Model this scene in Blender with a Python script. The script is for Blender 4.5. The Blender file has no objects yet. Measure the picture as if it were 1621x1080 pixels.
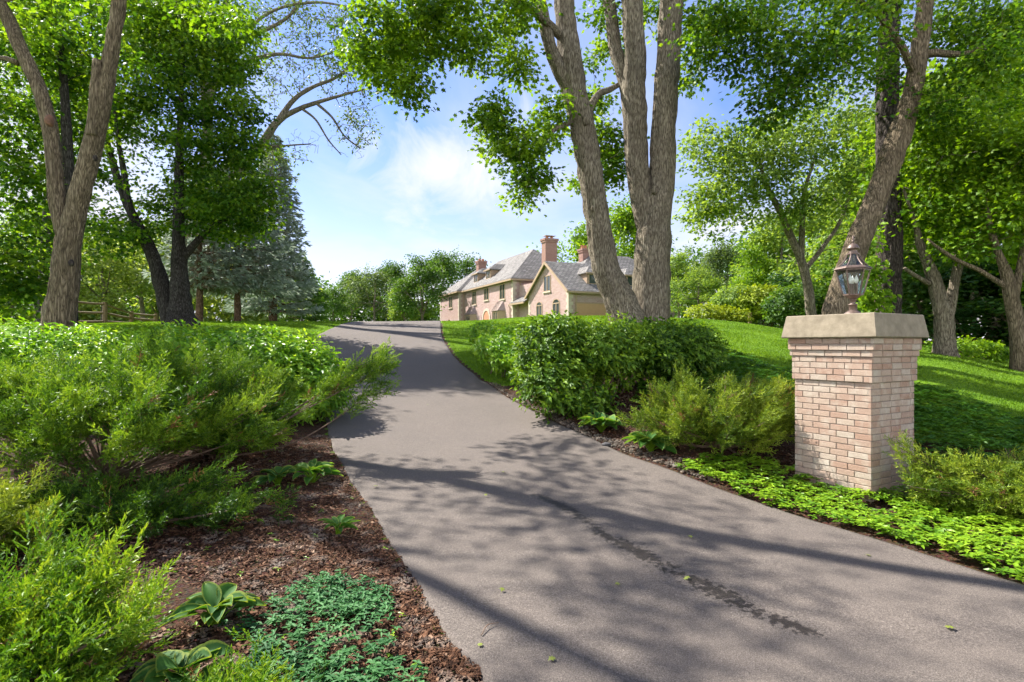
import bpy, math
import numpy as np
from mathutils import Vector, Matrix

R = np.random.default_rng(11)
F, CU, HV, CAMZ = 900.0, 810.5, 545.0, 1.7      # lens model: pixels of the 1621 px wide frame
SUN_TO = np.array([-0.85, 0.53, 0.0]); SUN_EL = math.radians(46)

scene = bpy.context.scene
COL = scene.collection

# ------------------------------------------------------------------ noise
_LAT = np.random.default_rng(3).random((32, 32, 32))
def vnoise(p):
    p = np.asarray(p, float); i = np.floor(p).astype(int); f = p - i; f = f * f * (3 - 2 * f)
    i0 = i % 32; i1 = (i + 1) % 32
    x0, y0, z0 = i0.T; x1, y1, z1 = i1.T; fx, fy, fz = f.T
    def L(a, b, t): return a + (b - a) * t
    return L(L(L(_LAT[x0, y0, z0], _LAT[x1, y0, z0], fx), L(_LAT[x0, y1, z0], _LAT[x1, y1, z0], fx), fy),
             L(L(_LAT[x0, y0, z1], _LAT[x1, y0, z1], fx), L(_LAT[x0, y1, z1], _LAT[x1, y1, z1], fx), fy), fz) * 2 - 1
def fbm(p, o=3):
    p = np.asarray(p, float); s = 0; a = 1
    for k in range(o):
        s = s + a * vnoise(p * 2 ** k + 7.3 * k); a *= .5
    return s

# ------------------------------------------------------------------ terrain (heights surveyed along sight lines)
_cols = [
 (-1.5, [(0,0),(5,0),(7,.25),(9,.6),(12,1.25),(15,1.7),(20,2.2),(30,2.5),(80,2.9),(400,4)]),
 (-.8,  [(0,0),(5,0),(7,.25),(9,.6),(12,1.25),(15,1.75),(20,2.3),(25,2.55),(30,2.65),(80,3),(400,4)]),
 (-.6,  [(0,0),(5,0),(7,.2),(9,.5),(12,1.05),(15,1.65),(18,2.1),(22,2.55),(25,2.68),(30,2.75),(80,3),(400,4)]),
 (-.42, [(0,0),(4,0),(6,.05),(9,.3),(11,.6),(14.5,1.2),(19,1.9),(22,2.35),(24.5,2.62),(26.5,2.75),(30,2.85),(45,3.1),(80,3.4),(400,4)]),
 (-.30, [(0,0),(4,0),(6,.05),(9,.22),(11,.42),(14.5,.85),(19,1.55),(22,2.12),(24.5,2.52),(26.5,2.73),(29,2.85),(34,2.95),(45,3.2),(62,3.8),(100,4.1),(400,4.2)]),
 (-.05, [(0,0),(4,0),(6,.05),(9,.22),(11,.42),(14.5,.85),(19,1.55),(22,2.12),(24.5,2.52),(26.5,2.75),(29,2.9),(34,3.0),(45,3.3),(62,3.9),(100,4.1),(400,4.2)]),
 (.03,  [(0,0),(4,0),(6,.05),(9,.22),(11,.45),(14.5,.92),(19,1.66),(22,2.24),(24.5,2.68),(27,3.02),(30,3.22),(34,3.3),(45,3.6),(62,4.0),(100,4.1),(400,4.2)]),
 (.21,  [(0,0),(4,0),(6,.05),(8,.2),(10,.55),(12,1.0),(14.5,1.45),(17,1.9),(20,2.35),(24,2.85),(28,3.1),(34,3.3),(45,3.6),(62,4.0),(100,4.1),(400,4.2)]),
 (.377, [(0,0),(5,0),(6,.04),(7,.18),(9,.6),(11,1.05),(14,1.65),(18,2.2),(22,2.6),(24,2.72),(30,2.8),(60,3.2),(400,4)]),
 (.5,   [(0,0),(5,0),(6,.02),(7,.16),(9,.55),(11,.92),(14,1.4),(17,1.85),(20,2.15),(24,2.2),(60,2.4),(400,4)]),
 (.744, [(0,0),(5,0),(6,.02),(7,.22),(9,.66),(11,1.05),(14,1.45),(18,1.6),(60,1.9),(400,4)]),
 (.9,   [(0,0),(5,0),(6,.05),(7,.2),(9,.5),(11,.76),(15,1.15),(20,1.2),(60,1.6),(400,4)]),
 (1.5,  [(0,0),(5,0),(6,.05),(7,.2),(9,.5),(11,.76),(15,1.15),(20,1.2),(60,1.6),(400,4)]),
]
_A = np.linspace(-1.5, 1.5, 241); _D = np.linspace(0, 400, 2001)
def _mk():
    t = []
    for a, k in _cols:
        z = np.interp(_D, [q[0] for q in k], [q[1] for q in k]); w = np.ones(7) / 7
        t.append(np.convolve(np.pad(z, 3, 'edge'), w, 'valid'))
    t = np.array(t); ca = [c[0] for c in _cols]
    o = np.array([np.interp(_A, ca, t[:, j]) for j in range(len(_D))]).T
    w = np.ones(9) / 9
    return np.array([np.convolve(np.pad(o[:, j], 4, 'edge'), w, 'valid') for j in range(o.shape[1])]).T
_T = _mk()
def tz(x, y):
    x = np.asarray(x, float); y = np.asarray(y, float)
    d = np.clip(y, 0, 399.9); a = np.clip(x / np.maximum(y, 4.5), -1.499, 1.499)
    fa = (a + 1.5) / 3 * 240; fd = d / 400 * 2000
    i = fa.astype(int); j = fd.astype(int); ta = fa - i; td = fd - j
    return (_T[i, j] * (1 - ta) * (1 - td) + _T[i + 1, j] * ta * (1 - td) + _T[i, j + 1] * (1 - ta) * td + _T[i + 1, j + 1] * ta * td)
def P(u, v, d): return np.array([(u - CU) / F * d, d, CAMZ + (HV - v) / F * d])
_dd = np.linspace(2.0, 60, 6000)
def G(u, v):
    x = (u - CU) / F * _dd; z = CAMZ + (HV - v) / F * _dd
    k = np.argmax(z <= tz(x, _dd)); d = _dd[k]
    return np.array([x[k], d, float(tz(x[k], d))])
def on_ground(x, y): return np.array([x, y, float(tz(x, y))])

# ------------------------------------------------------------------ mesh helpers
class Geo:
    def __init__(s): s.V = []; s.Fc = []; s.n = 0; s.A = {}
    def add(s, V, faces, **att):
        V = np.asarray(V, float).reshape(-1, 3); faces = np.asarray(faces, int)
        s.V.append(V); s.Fc.append(faces + s.n); s.n += len(V)
        att.setdefault('tint', .5)
        for k, a in att.items():
            s.A.setdefault(k, {})[len(s.Fc) - 1] = np.broadcast_to(np.asarray(a, float), (len(faces),))
        return s
    def empty(s): return not s.V
def set_obj(name, me, parent=None):
    o = bpy.data.objects.new(name, me); COL.objects.link(o)
    if parent is not None:
        o.parent = parent
    return o
def build(name, g, mat, parent=None, smooth=False, org=None, pts=None, uv=None):
    V = np.concatenate(g.V)
    if org is not None: V = V - np.asarray(org)
    tot = np.concatenate([np.full(len(f), f.shape[1], np.int32) for f in g.Fc])
    li = np.concatenate([f.ravel() for f in g.Fc]).astype(np.int32)
    me = bpy.data.meshes.new(name)
    me.vertices.add(len(V)); me.vertices.foreach_set('co', V.astype(np.float32).ravel())
    me.loops.add(len(li)); me.loops.foreach_set('vertex_index', li)
    st = np.zeros(len(tot), np.int32); st[1:] = np.cumsum(tot)[:-1]
    me.polygons.add(len(tot)); me.polygons.foreach_set('loop_start', st)
    try: me.polygons.foreach_set('loop_total', tot)
    except Exception: pass
    for k, dct in g.A.items():
        arr = np.concatenate([dct.get(i, np.full(len(f), .5)) for i, f in enumerate(g.Fc)]).astype(np.float32)
        me.attributes.new(k, 'FLOAT', 'FACE').data.foreach_set('value', arr)
    if pts:
        for k, arr in pts.items():
            me.attributes.new(k, 'FLOAT', 'POINT').data.foreach_set('value', np.asarray(arr, np.float32))
    if uv is not None:
        l = me.uv_layers.new(name='UVMap'); l.data.foreach_set('uv', np.asarray(uv, np.float32).ravel())
    me.update(calc_edges=True); me.validate()
    me.polygons.foreach_set('use_smooth', np.full(len(tot), bool(smooth)))
    for m in (mat if isinstance(mat, (list, tuple)) else [mat]): me.materials.append(m)
    return set_obj(name, me, parent)
def tag(o, label=None, cat=None, group=None, kind=None):
    if label: o['label'] = label
    if cat: o['category'] = cat
    if group: o['group'] = group
    if kind: o['kind'] = kind
    return o
def thing(name, label, cat, loc, group=None, rz=0):
    o = bpy.data.objects.new(name, None); COL.objects.link(o)
    o.location = Vector([float(c) for c in loc]); o.rotation_euler = (0, 0, rz); o.empty_display_size = .2
    return tag(o, label, cat, group)
def copy_tree(o, parent=None):
    c = o.copy(); COL.objects.link(c); c.parent = parent
    for ch in list(o.children): copy_tree(ch, c)
    return c
def unit(v):
    v = np.asarray(v, float); return v / np.maximum(np.linalg.norm(v, axis=-1, keepdims=True), 1e-9)
def resample(pts, rad, step):
    pts = np.asarray(pts, float); rad = np.asarray(rad, float)
    n = len(pts)
    if n > 2:   # catmull-rom
        q = np.vstack([2 * pts[0] - pts[1], pts, 2 * pts[-1] - pts[-2]]); out = []; ro = []
        for i in range(n - 1):
            p0, p1, p2, p3 = q[i:i + 4]; m = max(2, int(np.linalg.norm(p2 - p1) / step))
            t = np.linspace(0, 1, m, endpoint=False)[:, None]
            out.append(.5 * (2 * p1 + (p2 - p0) * t + (2 * p0 - 5 * p1 + 4 * p2 - p3) * t ** 2 + (3 * p1 - p0 - 3 * p2 + p3) * t ** 3))
            ro.append(rad[i] + (rad[i + 1] - rad[i]) * t[:, 0])
        return np.vstack(out + [pts[-1:]]), np.concatenate(ro + [rad[-1:]])
    m = max(2, int(np.linalg.norm(pts[1] - pts[0]) / step)); t = np.linspace(0, 1, m + 1)[:, None]
    return pts[0] + (pts[1] - pts[0]) * t, rad[0] + (rad[1] - rad[0]) * t[:, 0]
def tube(pts, rad, n=6, bump=0.0, seed=0, cap=True, squash=None):
    pts = np.asarray(pts, float); rad = np.asarray(rad, float); m = len(pts)
    tg = unit(np.gradient(pts, axis=0))
    ref = np.array([1., 0, 0]) if abs(tg[0][0]) < .8 else np.array([0, 1., 0])
    S = np.zeros_like(pts); s = unit(np.cross(tg[0], ref))
    for i in range(m):
        s = unit(s - tg[i] * np.dot(s, tg[i])); S[i] = s
    B = np.cross(tg, S)
    a = np.linspace(0, 2 * np.pi, n, endpoint=False)
    rr = np.repeat(rad[:, None], n, 1)
    if bump:
        L = np.concatenate([[0], np.cumsum(np.linalg.norm(np.diff(pts, axis=0), axis=1))])
        ca, sa = np.cos(a), np.sin(a)
        q = np.stack([np.broadcast_to(ca * 2.2, (m, n)), np.broadcast_to(sa * 2.2, (m, n)), np.broadcast_to(L[:, None] * .7, (m, n))], -1) + seed * 3.17
        lump = fbm(q.reshape(-1, 3), 2).reshape(m, n)
        k = max(4.0, n / 5.0)
        q2 = np.stack([np.broadcast_to(ca * k, (m, n)), np.broadcast_to(sa * k, (m, n)), np.broadcast_to(L[:, None] * 2.2, (m, n))], -1) + seed * 1.7
        rid = np.abs(vnoise(q2.reshape(-1, 3))).reshape(m, n)
        rr = rr * (1 + bump * lump * .9) + (rid - .3) * np.minimum(rad[:, None] * .22, .06)
    V = pts[:, None, :] + rr[..., None] * (np.cos(a)[None, :, None] * S[:, None, :] + np.sin(a)[None, :, None] * B[:, None, :])
    i = np.arange(m - 1)[:, None] * n; j = np.arange(n)[None, :]; j2 = (j + 1) % n
    Fq = np.stack([i + j, i + j2, i + n + j2, i + n + j], -1).reshape(-1, 4)
    return V.reshape(-1, 3), Fq
def add_tube(g, pts, rad, n=6, cap=False, **k):
    V, Fq = tube(pts, rad, n, **k); b = g.n; g.add(V, Fq)
    if cap:
        m = len(V) // n
        g.add(np.zeros((0, 3)), np.zeros((0, n), int)) if False else None
        g.Fc.append(np.array([np.arange(n)[::-1] + b])); g.A['tint'][len(g.Fc) - 1] = np.array([.5])
        g.Fc.append(np.array([np.arange(n) + (m - 1) * n + b])); g.A['tint'][len(g.Fc) - 1] = np.array([.5])
def lathe(g, prof, n=24, c=(0, 0, 0), ang0=0.0, tint=.5):
    prof = np.asarray(prof, float); a = np.linspace(0, 2 * np.pi, n, endpoint=False) + ang0; m = len(prof)
    V = np.stack([prof[:, 0:1] * np.cos(a) + c[0], prof[:, 0:1] * np.sin(a) + c[1], np.repeat(prof[:, 1:2], n, 1) + c[2]], -1).reshape(-1, 3)
    i = np.arange(m - 1)[:, None] * n; j = np.arange(n)[None, :]; j2 = (j + 1) % n
    g.add(V, np.stack([i + j, i + j2, i + n + j2, i + n + j], -1).reshape(-1, 4), tint=tint)
_BF = np.array([[0, 3, 2, 1], [4, 5, 6, 7], [0, 1, 5, 4], [1, 2, 6, 5], [2, 3, 7, 6], [3, 0, 4, 7]])
def box(g, lo, hi, tint=.5, M=None):
    x0, y0, z0 = lo; x1, y1, z1 = hi
    V = np.array([[x0, y0, z0], [x1, y0, z0], [x1, y1, z0], [x0, y1, z0], [x0, y0, z1], [x1, y0, z1], [x1, y1, z1], [x0, y1, z1]], float)
    if M is not None: V = V @ M[0].T + M[1]
    g.add(V, _BF, tint=tint)
def poly(g, pts, tint=.5): g.add(np.asarray(pts, float), [list(range(len(pts)))], tint=tint)
def planar_uv(o):
    me = o.data; l = me.uv_layers.new(name='UVMap') if not me.uv_layers else me.uv_layers[0]
    for p in me.polygons:
        n = p.normal; h = Vector((0, 0, 1)).cross(n)
        if h.length < 1e-3: h = Vector((1, 0, 0))
        h.normalize(); w = n.cross(h)
        for li in p.loop_indices:
            c = me.vertices[me.loops[li].vertex_index].co
            l.data[li].uv = (c.dot(h), c.dot(w))
    return o

# ------------------------------------------------------------------ materials
def mat_new(name):
    m = bpy.data.materials.new(name); m.use_nodes = True; nt = m.node_tree; nt.nodes.clear(); return m, nt
class N:
    def __init__(s, nt): s.nt = nt
    def __call__(s, t, ins=None, **props):
        n = s.nt.nodes.new(t)
        for k, v in props.items(): setattr(n, k, v)
        for k, v in (ins or {}).items():
            i = n.inputs[k]
            if isinstance(v, bpy.types.NodeSocket): s.nt.links.new(v, i)
            else: i.default_value = v
        return n
    def ramp(s, fac, stops, interp='LINEAR'):
        n = s.nt.nodes.new('ShaderNodeValToRGB'); s.nt.links.new(fac, n.inputs[0]); cr = n.color_ramp; cr.interpolation = interp
        while len(cr.elements) > 1: cr.elements.remove(cr.elements[-1])
        cr.elements[0].position = stops[0][0]; cr.elements[0].color = (*stops[0][1], 1)
        for p, c in stops[1:]:
            e = cr.elements.new(p); e.color = (*c, 1)
        return n.outputs[0]
    def mix(s, f, a, b, mode='MIX'):
        n = s.nt.nodes.new('ShaderNodeMix'); n.data_type = 'RGBA'; n.blend_type = mode
        for k, v in ((0, f), (6, a), (7, b)):
            if isinstance(v, bpy.types.NodeSocket): s.nt.links.new(v, n.inputs[k])
            else: n.inputs[k].default_value = (*v, 1) if isinstance(v, tuple) and len(v) == 3 else v
        return n.outputs[2]
    def math(s, op, a, b=0.0, clamp=False):
        n = s.nt.nodes.new('ShaderNodeMath'); n.operation = op; n.use_clamp = clamp
        for k, v in ((0, a), (1, b)):
            if isinstance(v, bpy.types.NodeSocket): s.nt.links.new(v, n.inputs[k])
            else: n.inputs[k].default_value = v
        return n.outputs[0]
    def out(s, sh): s.nt.links.new(sh, s('ShaderNodeOutputMaterial').inputs[0])
def leaf_mat(name, stops, trans=.38, rough=.5, tboost=(1.5, 1.35, .5), edge=None):
    m, nt = mat_new(name); n = N(nt)
    at = n('ShaderNodeAttribute', attribute_name='tint')
    c = n.ramp(at.outputs['Fac'], [(i / (len(stops) - 1), s) for i, s in enumerate(stops)])
    if edge:
        ea = n('ShaderNodeAttribute', attribute_name='edge')
        no = n('ShaderNodeTexNoise', {'Scale': 30.0})
        ef = n.math('ADD', ea.outputs['Fac'], n.math('MULTIPLY', n.math('SUBTRACT', no.outputs[0], .5), .25))
        ef = n.ramp(ef, [(.78, (0, 0, 0)), (.90, (1, 1, 1))]); c = n.mix(ef, c, edge)
    tc = n.mix(1.0, c, tboost, 'MULTIPLY')
    p = n('ShaderNodeBsdfPrincipled', {'Base Color': c, 'Roughness': rough, 'Specular IOR Level': .25})
    t = n('ShaderNodeBsdfTranslucent', {'Color': tc})
    x = n('ShaderNodeMixShader', {0: trans}); nt.links.new(p.outputs[0], x.inputs[1]); nt.links.new(t.outputs[0], x.inputs[2])
    n.out(x.outputs[0]); return m
def bark_mat(name, dark, mid, light, sc=9.0, stretch=.13, bump=.9, moss=None):
    m, nt = mat_new(name); n = N(nt)
    tc = n('ShaderNodeTexCoord'); mp = n('ShaderNodeMapping', {'Vector': tc.outputs['Object'], 'Scale': (1, 1, stretch)})
    dn = n('ShaderNodeTexNoise', {'Vector': mp.outputs[0], 'Scale': sc * .6, 'Detail': 2.0})
    wv = n.mix(.12, mp.outputs[0], dn.outputs['Color'])
    vo = n('ShaderNodeTexVoronoi', {'Vector': wv, 'Scale': sc * 1.6}, feature='DISTANCE_TO_EDGE')
    no = n('ShaderNodeTexNoise', {'Vector': mp.outputs[0], 'Scale': sc * 2.6, 'Detail': 5.0, 'Roughness': .65})
    big = n('ShaderNodeTexNoise', {'Vector': tc.outputs['Object'], 'Scale': 1.1, 'Detail': 3.0})
    h = n.math('ADD', n.math('MULTIPLY', n.ramp(vo.outputs[0], [(0, (0, 0, 0)), (.35, (1, 1, 1))]), .32), n.math('MULTIPLY', no.outputs[0], .78))
    c = n.ramp(h, [(.33, dark), (.50, mid), (.74, light)])
    c = n.mix(n.ramp(big.outputs[0], [(.4, (0, 0, 0)), (.65, (.6, .6, .6))]), c, n.mix(.55, c, moss or dark))
    bp = n('ShaderNodeBump', {'Strength': min(1.0, bump * 1.1), 'Distance': .05, 'Height': h})
    p = n('ShaderNodeBsdfPrincipled', {'Base Color': c, 'Roughness': .92, 'Specular IOR Level': .15, 'Normal': bp.outputs[0]})
    n.out(p.outputs[0]); return m
def simple_mat(name, col, rough=.6, metal=0.0, var=.25, sc=8.0, bump=.15, col2=None, coord='Object'):
    m, nt = mat_new(name); n = N(nt); tc = n('ShaderNodeTexCoord')
    no = n('ShaderNodeTexNoise', {'Vector': tc.outputs[coord], 'Scale': sc, 'Detail': 6.0, 'Roughness': .6})
    c2 = col2 or tuple(c * (1 - var * 1.6) for c in col)
    c = n.ramp(no.outputs[0], [(.3, c2), (.7, col)])
    bp = n('ShaderNodeBump', {'Strength': bump, 'Distance': .02, 'Height': no.outputs[0]})
    p = n('ShaderNodeBsdfPrincipled', {'Base Color': c, 'Roughness': rough, 'Metallic': metal, 'Normal': bp.outputs[0]})
    n.out(p.outputs[0]); return m
def tint_mat(name, stops, rough=.85, bump=.3, sc=60.0, stain=.3):
    m, nt = mat_new(name); n = N(nt); at = n('ShaderNodeAttribute', attribute_name='tint'); tc = n('ShaderNodeTexCoord')
    c = n.ramp(at.outputs['Fac'], [(i / (len(stops) - 1), s) for i, s in enumerate(stops)])
    no = n('ShaderNodeTexNoise', {'Vector': tc.outputs['Object'], 'Scale': sc, 'Detail': 5.0, 'Roughness': .65})
    n2 = n('ShaderNodeTexNoise', {'Vector': tc.outputs['Object'], 'Scale': sc * .12, 'Detail': 4.0})
    c = n.mix(n.math('MULTIPLY', n.ramp(no.outputs[0], [(.4, (0, 0, 0)), (.68, (1, 1, 1))]), stain), c, n.mix(1.0, c, (.5, .46, .42), 'MULTIPLY'))
    c = n.mix(n.math('MULTIPLY', n.ramp(n2.outputs[0], [(.5, (0, 0, 0)), (.75, (1, 1, 1))]), stain), c, (.5, .46, .38))
    bp = n('ShaderNodeBump', {'Strength': bump, 'Distance': .01, 'Height': no.outputs[0]})
    p = n('ShaderNodeBsdfPrincipled', {'Base Color': c, 'Roughness': rough, 'Specular IOR Level': .2, 'Normal': bp.outputs[0]})
    n.out(p.outputs[0]); return m

M = {}
M['oak'] = leaf_mat('oak_leaf', [(.03, .08, .006), (.08, .17, .010), (.14, .25, .014), (.21, .33, .02)], trans=.52)
M['maple'] = leaf_mat('maple_leaf', [(.022, .065, .005), (.055, .14, .008), (.10, .20, .012), (.16, .26, .018)], trans=.52)
M['maple_bright'] = leaf_mat('bright_maple_leaf', [(.05, .13, .006), (.12, .23, .010), (.20, .32, .016)], trans=.52)
M['pale'] = leaf_mat('pale_leaf', [(.07, .14, .022), (.15, .24, .042), (.24, .34, .07)], trans=.5)
M['willow'] = leaf_mat('pale_yellow_green_leaf', [(.12, .19, .04), (.22, .30, .07), (.33, .40, .12)], trans=.5)
M['grey_green'] = leaf_mat('grey_green_leaf', [(.05, .09, .026), (.09, .15, .045), (.14, .20, .07)], trans=.4)
M['mid'] = leaf_mat('mid_leaf', [(.025, .07, .010), (.055, .125, .016), (.10, .185, .024)], trans=.42)
M['dark'] = leaf_mat('dark_leaf', [(.010, .036, .007), (.022, .068, .010), (.045, .11, .015)], trans=.36)
M['yellow'] = leaf_mat('yellow_leaf', [(.10, .17, .012), (.19, .26, .015), (.30, .36, .02)], trans=.42)
M['spruce'] = leaf_mat('spruce_needle', [(.15, .19, .13), (.25, .30, .22), (.38, .42, .34)], trans=.35, rough=.6, tboost=(1, 1, 1))
M['juniper'] = leaf_mat('juniper_needle', [(.018, .052, .006), (.062, .145, .010), (.14, .25, .014), (.25, .36, .028)], trans=.36, tboost=(1.3, 1.2, .6))
M['juniper_gold'] = leaf_mat('golden_juniper_needle', [(.04, .085, .008), (.115, .19, .014), (.22, .30, .022), (.34, .40, .04)], trans=.3, tboost=(1.2, 1.1, .6))
M['juniper_vivid'] = leaf_mat('vivid_juniper_needle', [(.022, .072, .006), (.074, .18, .009), (.155, .275, .013), (.27, .36, .022)], trans=.34, tboost=(1.3, 1.2, .6))
M['dead_needle'] = leaf_mat('dead_needle', [(.10, .055, .025), (.22, .11, .045), (.32, .13, .04)], trans=.1, tboost=(1, 1, 1))
M['dead_wood'] = leaf_mat('dead_twig', [(.13, .09, .06), (.22, .16, .11), (.30, .22, .15)], trans=.05, tboost=(1, 1, 1))
M['burning'] = leaf_mat('shrub_leaf', [(.018, .055, .005), (.052, .125, .008), (.11, .21, .012), (.19, .30, .018)], trans=.34, rough=.5)
M['privet'] = leaf_mat('light_shrub_leaf', [(.045, .13, .010), (.09, .22, .014), (.17, .33, .02), (.28, .42, .04)], trans=.42, rough=.4)
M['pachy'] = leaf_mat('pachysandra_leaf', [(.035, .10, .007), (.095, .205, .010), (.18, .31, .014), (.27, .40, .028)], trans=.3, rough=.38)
M['pachy_dark'] = leaf_mat('shaded_pachysandra_leaf', [(.022, .08, .008), (.05, .14, .010), (.10, .22, .014)], trans=.3, rough=.4)  # shaded copy of the pachysandra leaf, the shade put into its colour
M['vinca'] = leaf_mat('vinca_leaf', [(.014, .065, .016), (.03, .12, .028), (.055, .17, .042), (.09, .22, .065)], trans=.25, rough=.65, tboost=(1.2, 1.2, .7))
M['hosta'] = leaf_mat('hosta_leaf', [(.02, .075, .014), (.04, .12, .018), (.075, .18, .02)], trans=.35, rough=.7, edge=(.19, .25, .035))
M['hosta_bright'] = leaf_mat('bright_hosta_leaf', [(.03, .11, .014), (.055, .16, .018), (.09, .21, .024)], trans=.4, rough=.7, edge=(.16, .235, .04))
M['grass'] = leaf_mat('grass_blade', [(.062, .142, .007), (.110, .21, .009), (.165, .275, .014)], trans=.4, rough=.6)
M['litter'] = leaf_mat('fallen_leaf', [(.12, .17, .02), (.20, .22, .04), (.24, .16, .05)], trans=.15, tboost=(1, 1, 1))
M['bark'] = bark_mat('grey_brown_bark', (.060, .048, .033), (.178, .147, .104), (.315, .273, .20), sc=17, stretch=.17)
M['bark_warm'] = bark_mat('warm_brown_bark', (.055, .042, .026), (.155, .118, .075), (.28, .22, .145), sc=17, stretch=.16)
M['bark_dark'] = bark_mat('dark_bark', (.018, .014, .012), (.05, .040, .034), (.11, .09, .075), sc=12, stretch=.32)
M['bark_red'] = bark_mat('reddish_bark', (.05, .03, .02), (.14, .085, .055), (.24, .16, .11), sc=12, stretch=.25)
M['bark_black'] = bark_mat('blackish_bark', (.014, .012, .011), (.042, .036, .031), (.11, .098, .088), sc=16, stretch=.2)
M['twig'] = simple_mat('twig_wood', (.12, .09, .065), rough=.9)
M['stem'] = simple_mat('shrub_stem', (.16, .10, .065), rough=.9)
M['brick'] = tint_mat('pillar_brick', [(.37, .29, .225), (.34, .232, .172), (.38, .282, .215), (.385, .315, .25), (.315, .195, .138), (.35, .255, .195)], bump=.5, sc=70, stain=.4)
M['mortar'] = simple_mat('mortar', (.30, .235, .185), rough=.95, sc=90, bump=.5)
M['concrete'] = simple_mat('weathered_concrete', (.25, .205, .14), rough=.9, sc=9, bump=.35, col2=(.15, .12, .078))
M['bronze'] = simple_mat('weathered_bronze', (.17, .115, .09), rough=.5, metal=.35, sc=40, bump=.1, col2=(.09, .06, .048))
M['bulb'] = simple_mat('frosted_bulb', (.85, .83, .78), rough=.3, var=.02, bump=0)
M['fence'] = simple_mat('weathered_rail', (.21, .14, .075), rough=.9, sc=20, bump=.4)
M['stone'] = simple_mat('grey_stone', (.36, .33, .29), rough=.9, sc=18, bump=.5)
M['rock'] = simple_mat('dark_stone', (.06, .055, .055), rough=.8, sc=18, bump=.5)
M['chips'] = tint_mat('wood_chip', [(.026, .012, .006), (.072, .031, .015), (.145, .07, .036), (.26, .16, .10)], rough=.95, sc=40)
M['pebble'] = tint_mat('pebble', [(.04, .028, .02), (.10, .075, .055), (.22, .175, .13)], rough=.9, sc=50)

def glass_mat():
    m, nt = mat_new('lantern_glass'); n = N(nt)
    t = n('ShaderNodeBsdfTransparent', {'Color': (.90, .95, .92, 1)}); g = n('ShaderNodeBsdfGlossy', {'Color': (.9, .95, .93, 1), 'Roughness': .06})
    fr = n('ShaderNodeFresnel', {'IOR': 1.5}); f = n.math('ADD', n.math('MULTIPLY', fr.outputs[0], .8), .04, True)
    x = n('ShaderNodeMixShader'); nt.links.new(f, x.inputs[0]); nt.links.new(t.outputs[0], x.inputs[1]); nt.links.new(g.outputs[0], x.inputs[2])
    n.out(x.outputs[0]); return m
M['glass'] = glass_mat()
def window_glass():
    m, nt = mat_new('window_glass'); n = N(nt)
    p = n('ShaderNodeBsdfPrincipled', {'Base Color': (.035, .042, .04, 1), 'Roughness': .08, 'Specular IOR Level': .6}); n.out(p.outputs[0]); return m
M['wglass'] = window_glass()
def uvbrick(name, c1, c2, mort, bw, rh, ms=.012, rough=.85, nsc=.35, ncol=None, bump=.4):
    m, nt = mat_new(name); n = N(nt); tc = n('ShaderNodeTexCoord')
    b = n('ShaderNodeTexBrick', {'Vector': tc.outputs['UV'], 'Color1': (*c1, 1), 'Color2': (*c2, 1), 'Mortar': (*mort, 1), 'Scale': 1.0, 'Mortar Size': ms, 'Brick Width': bw, 'Row Height': rh, 'Bias': 0.0})
    no = n('ShaderNodeTexNoise', {'Vector': tc.outputs['Object'], 'Scale': nsc, 'Detail': 6.0, 'Roughness': .7})
    c = n.mix(n.ramp(no.outputs[0], [(.35, (0, 0, 0)), (.7, (.8, .8, .8))]), b.outputs[0], n.mix(.5, b.outputs[0], ncol or c2))
    bp = n('ShaderNodeBump', {'Strength': bump, 'Distance': .03, 'Height': b.outputs['Fac']}, invert=True)
    p = n('ShaderNodeBsdfPrincipled', {'Base Color': c, 'Roughness': rough, 'Specular IOR Level': .2, 'Normal': bp.outputs[0]}); n.out(p.outputs[0]); return m
M['hbrick'] = uvbrick('house_brick', (.295, .18, .16), (.375, .26, .24), (.36, .295, .265), .42, .15, ms=.02, nsc=.5, ncol=(.32, .19, .17))
M['chim'] = uvbrick('chimney_brick', (.19, .085, .06), (.27, .14, .10), (.26, .19, .16), .3, .11, ms=.02, nsc=.9)
M['shake'] = uvbrick('cedar_shake', (.125, .115, .105), (.235, .218, .198), (.03, .027, .025), .55, .36, ms=.035, nsc=.7, ncol=(.15, .135, .12), bump=.9)
M['siding'] = uvbrick('shingle_siding', (.28, .19, .12), (.36, .26, .18), (.15, .10, .07), .3, .17, ms=.015, nsc=.8)
M['trim'] = simple_mat('tan_trim', (.32, .22, .135), rough=.6, sc=3, var=.08, bump=.02)
M['quoin'] = simple_mat('limestone_quoin', (.46, .385, .30), rough=.85, sc=4, var=.12)
M['copper'] = simple_mat('aged_copper', (.24, .19, .16), rough=.5, metal=.5, sc=6, col2=(.16, .10, .08))
M['gdoor'] = simple_mat('tan_garage_door', (.42, .245, .125), rough=.55, sc=2, var=.06, bump=.01)
M['claypot'] = simple_mat('clay_pot', (.50, .20, .10), rough=.8)

# ------------------------------------------------------------------ driveway edges
Lpx = [(749,1077),(691,980),(647,902),(591,813),(555,763),(524,702)]
Le = [G(*p)[:2] for p in Lpx] + [np.array([-3.27,10]), np.array([-4.05,12]), np.array([-4.85,14]), np.array([-5.75,16.5]), np.array([-6.7,19])] + [G(499,533)[:2], np.array([-7.55,26.7]), np.array([-8.0,31]), np.array([-9.5,38]), np.array([-12,46])]
Rpx = [(1621,931),(1454,876),(1247,813),(1109,764),(980,716),(891,674),(824,641),(769,605),(724,571.7),(699,535.5)]
Re = [G(*p)[:2] for p in Rpx] + [np.array([-3.34,26.5]), np.array([-3.9,31]), np.array([-5,38]), np.array([-7,46])]
Le = np.array([[3.4,-6],[1.1,0]] + [list(p) for p in Le]); Re = np.array([[9.5,-6],[5.9,1]] + [list(p) for p in Re])
ys = np.concatenate([np.linspace(-6, 3, 60), np.linspace(3, 14, 240)[1:], np.linspace(14, 46, 200)[1:]])
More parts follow.
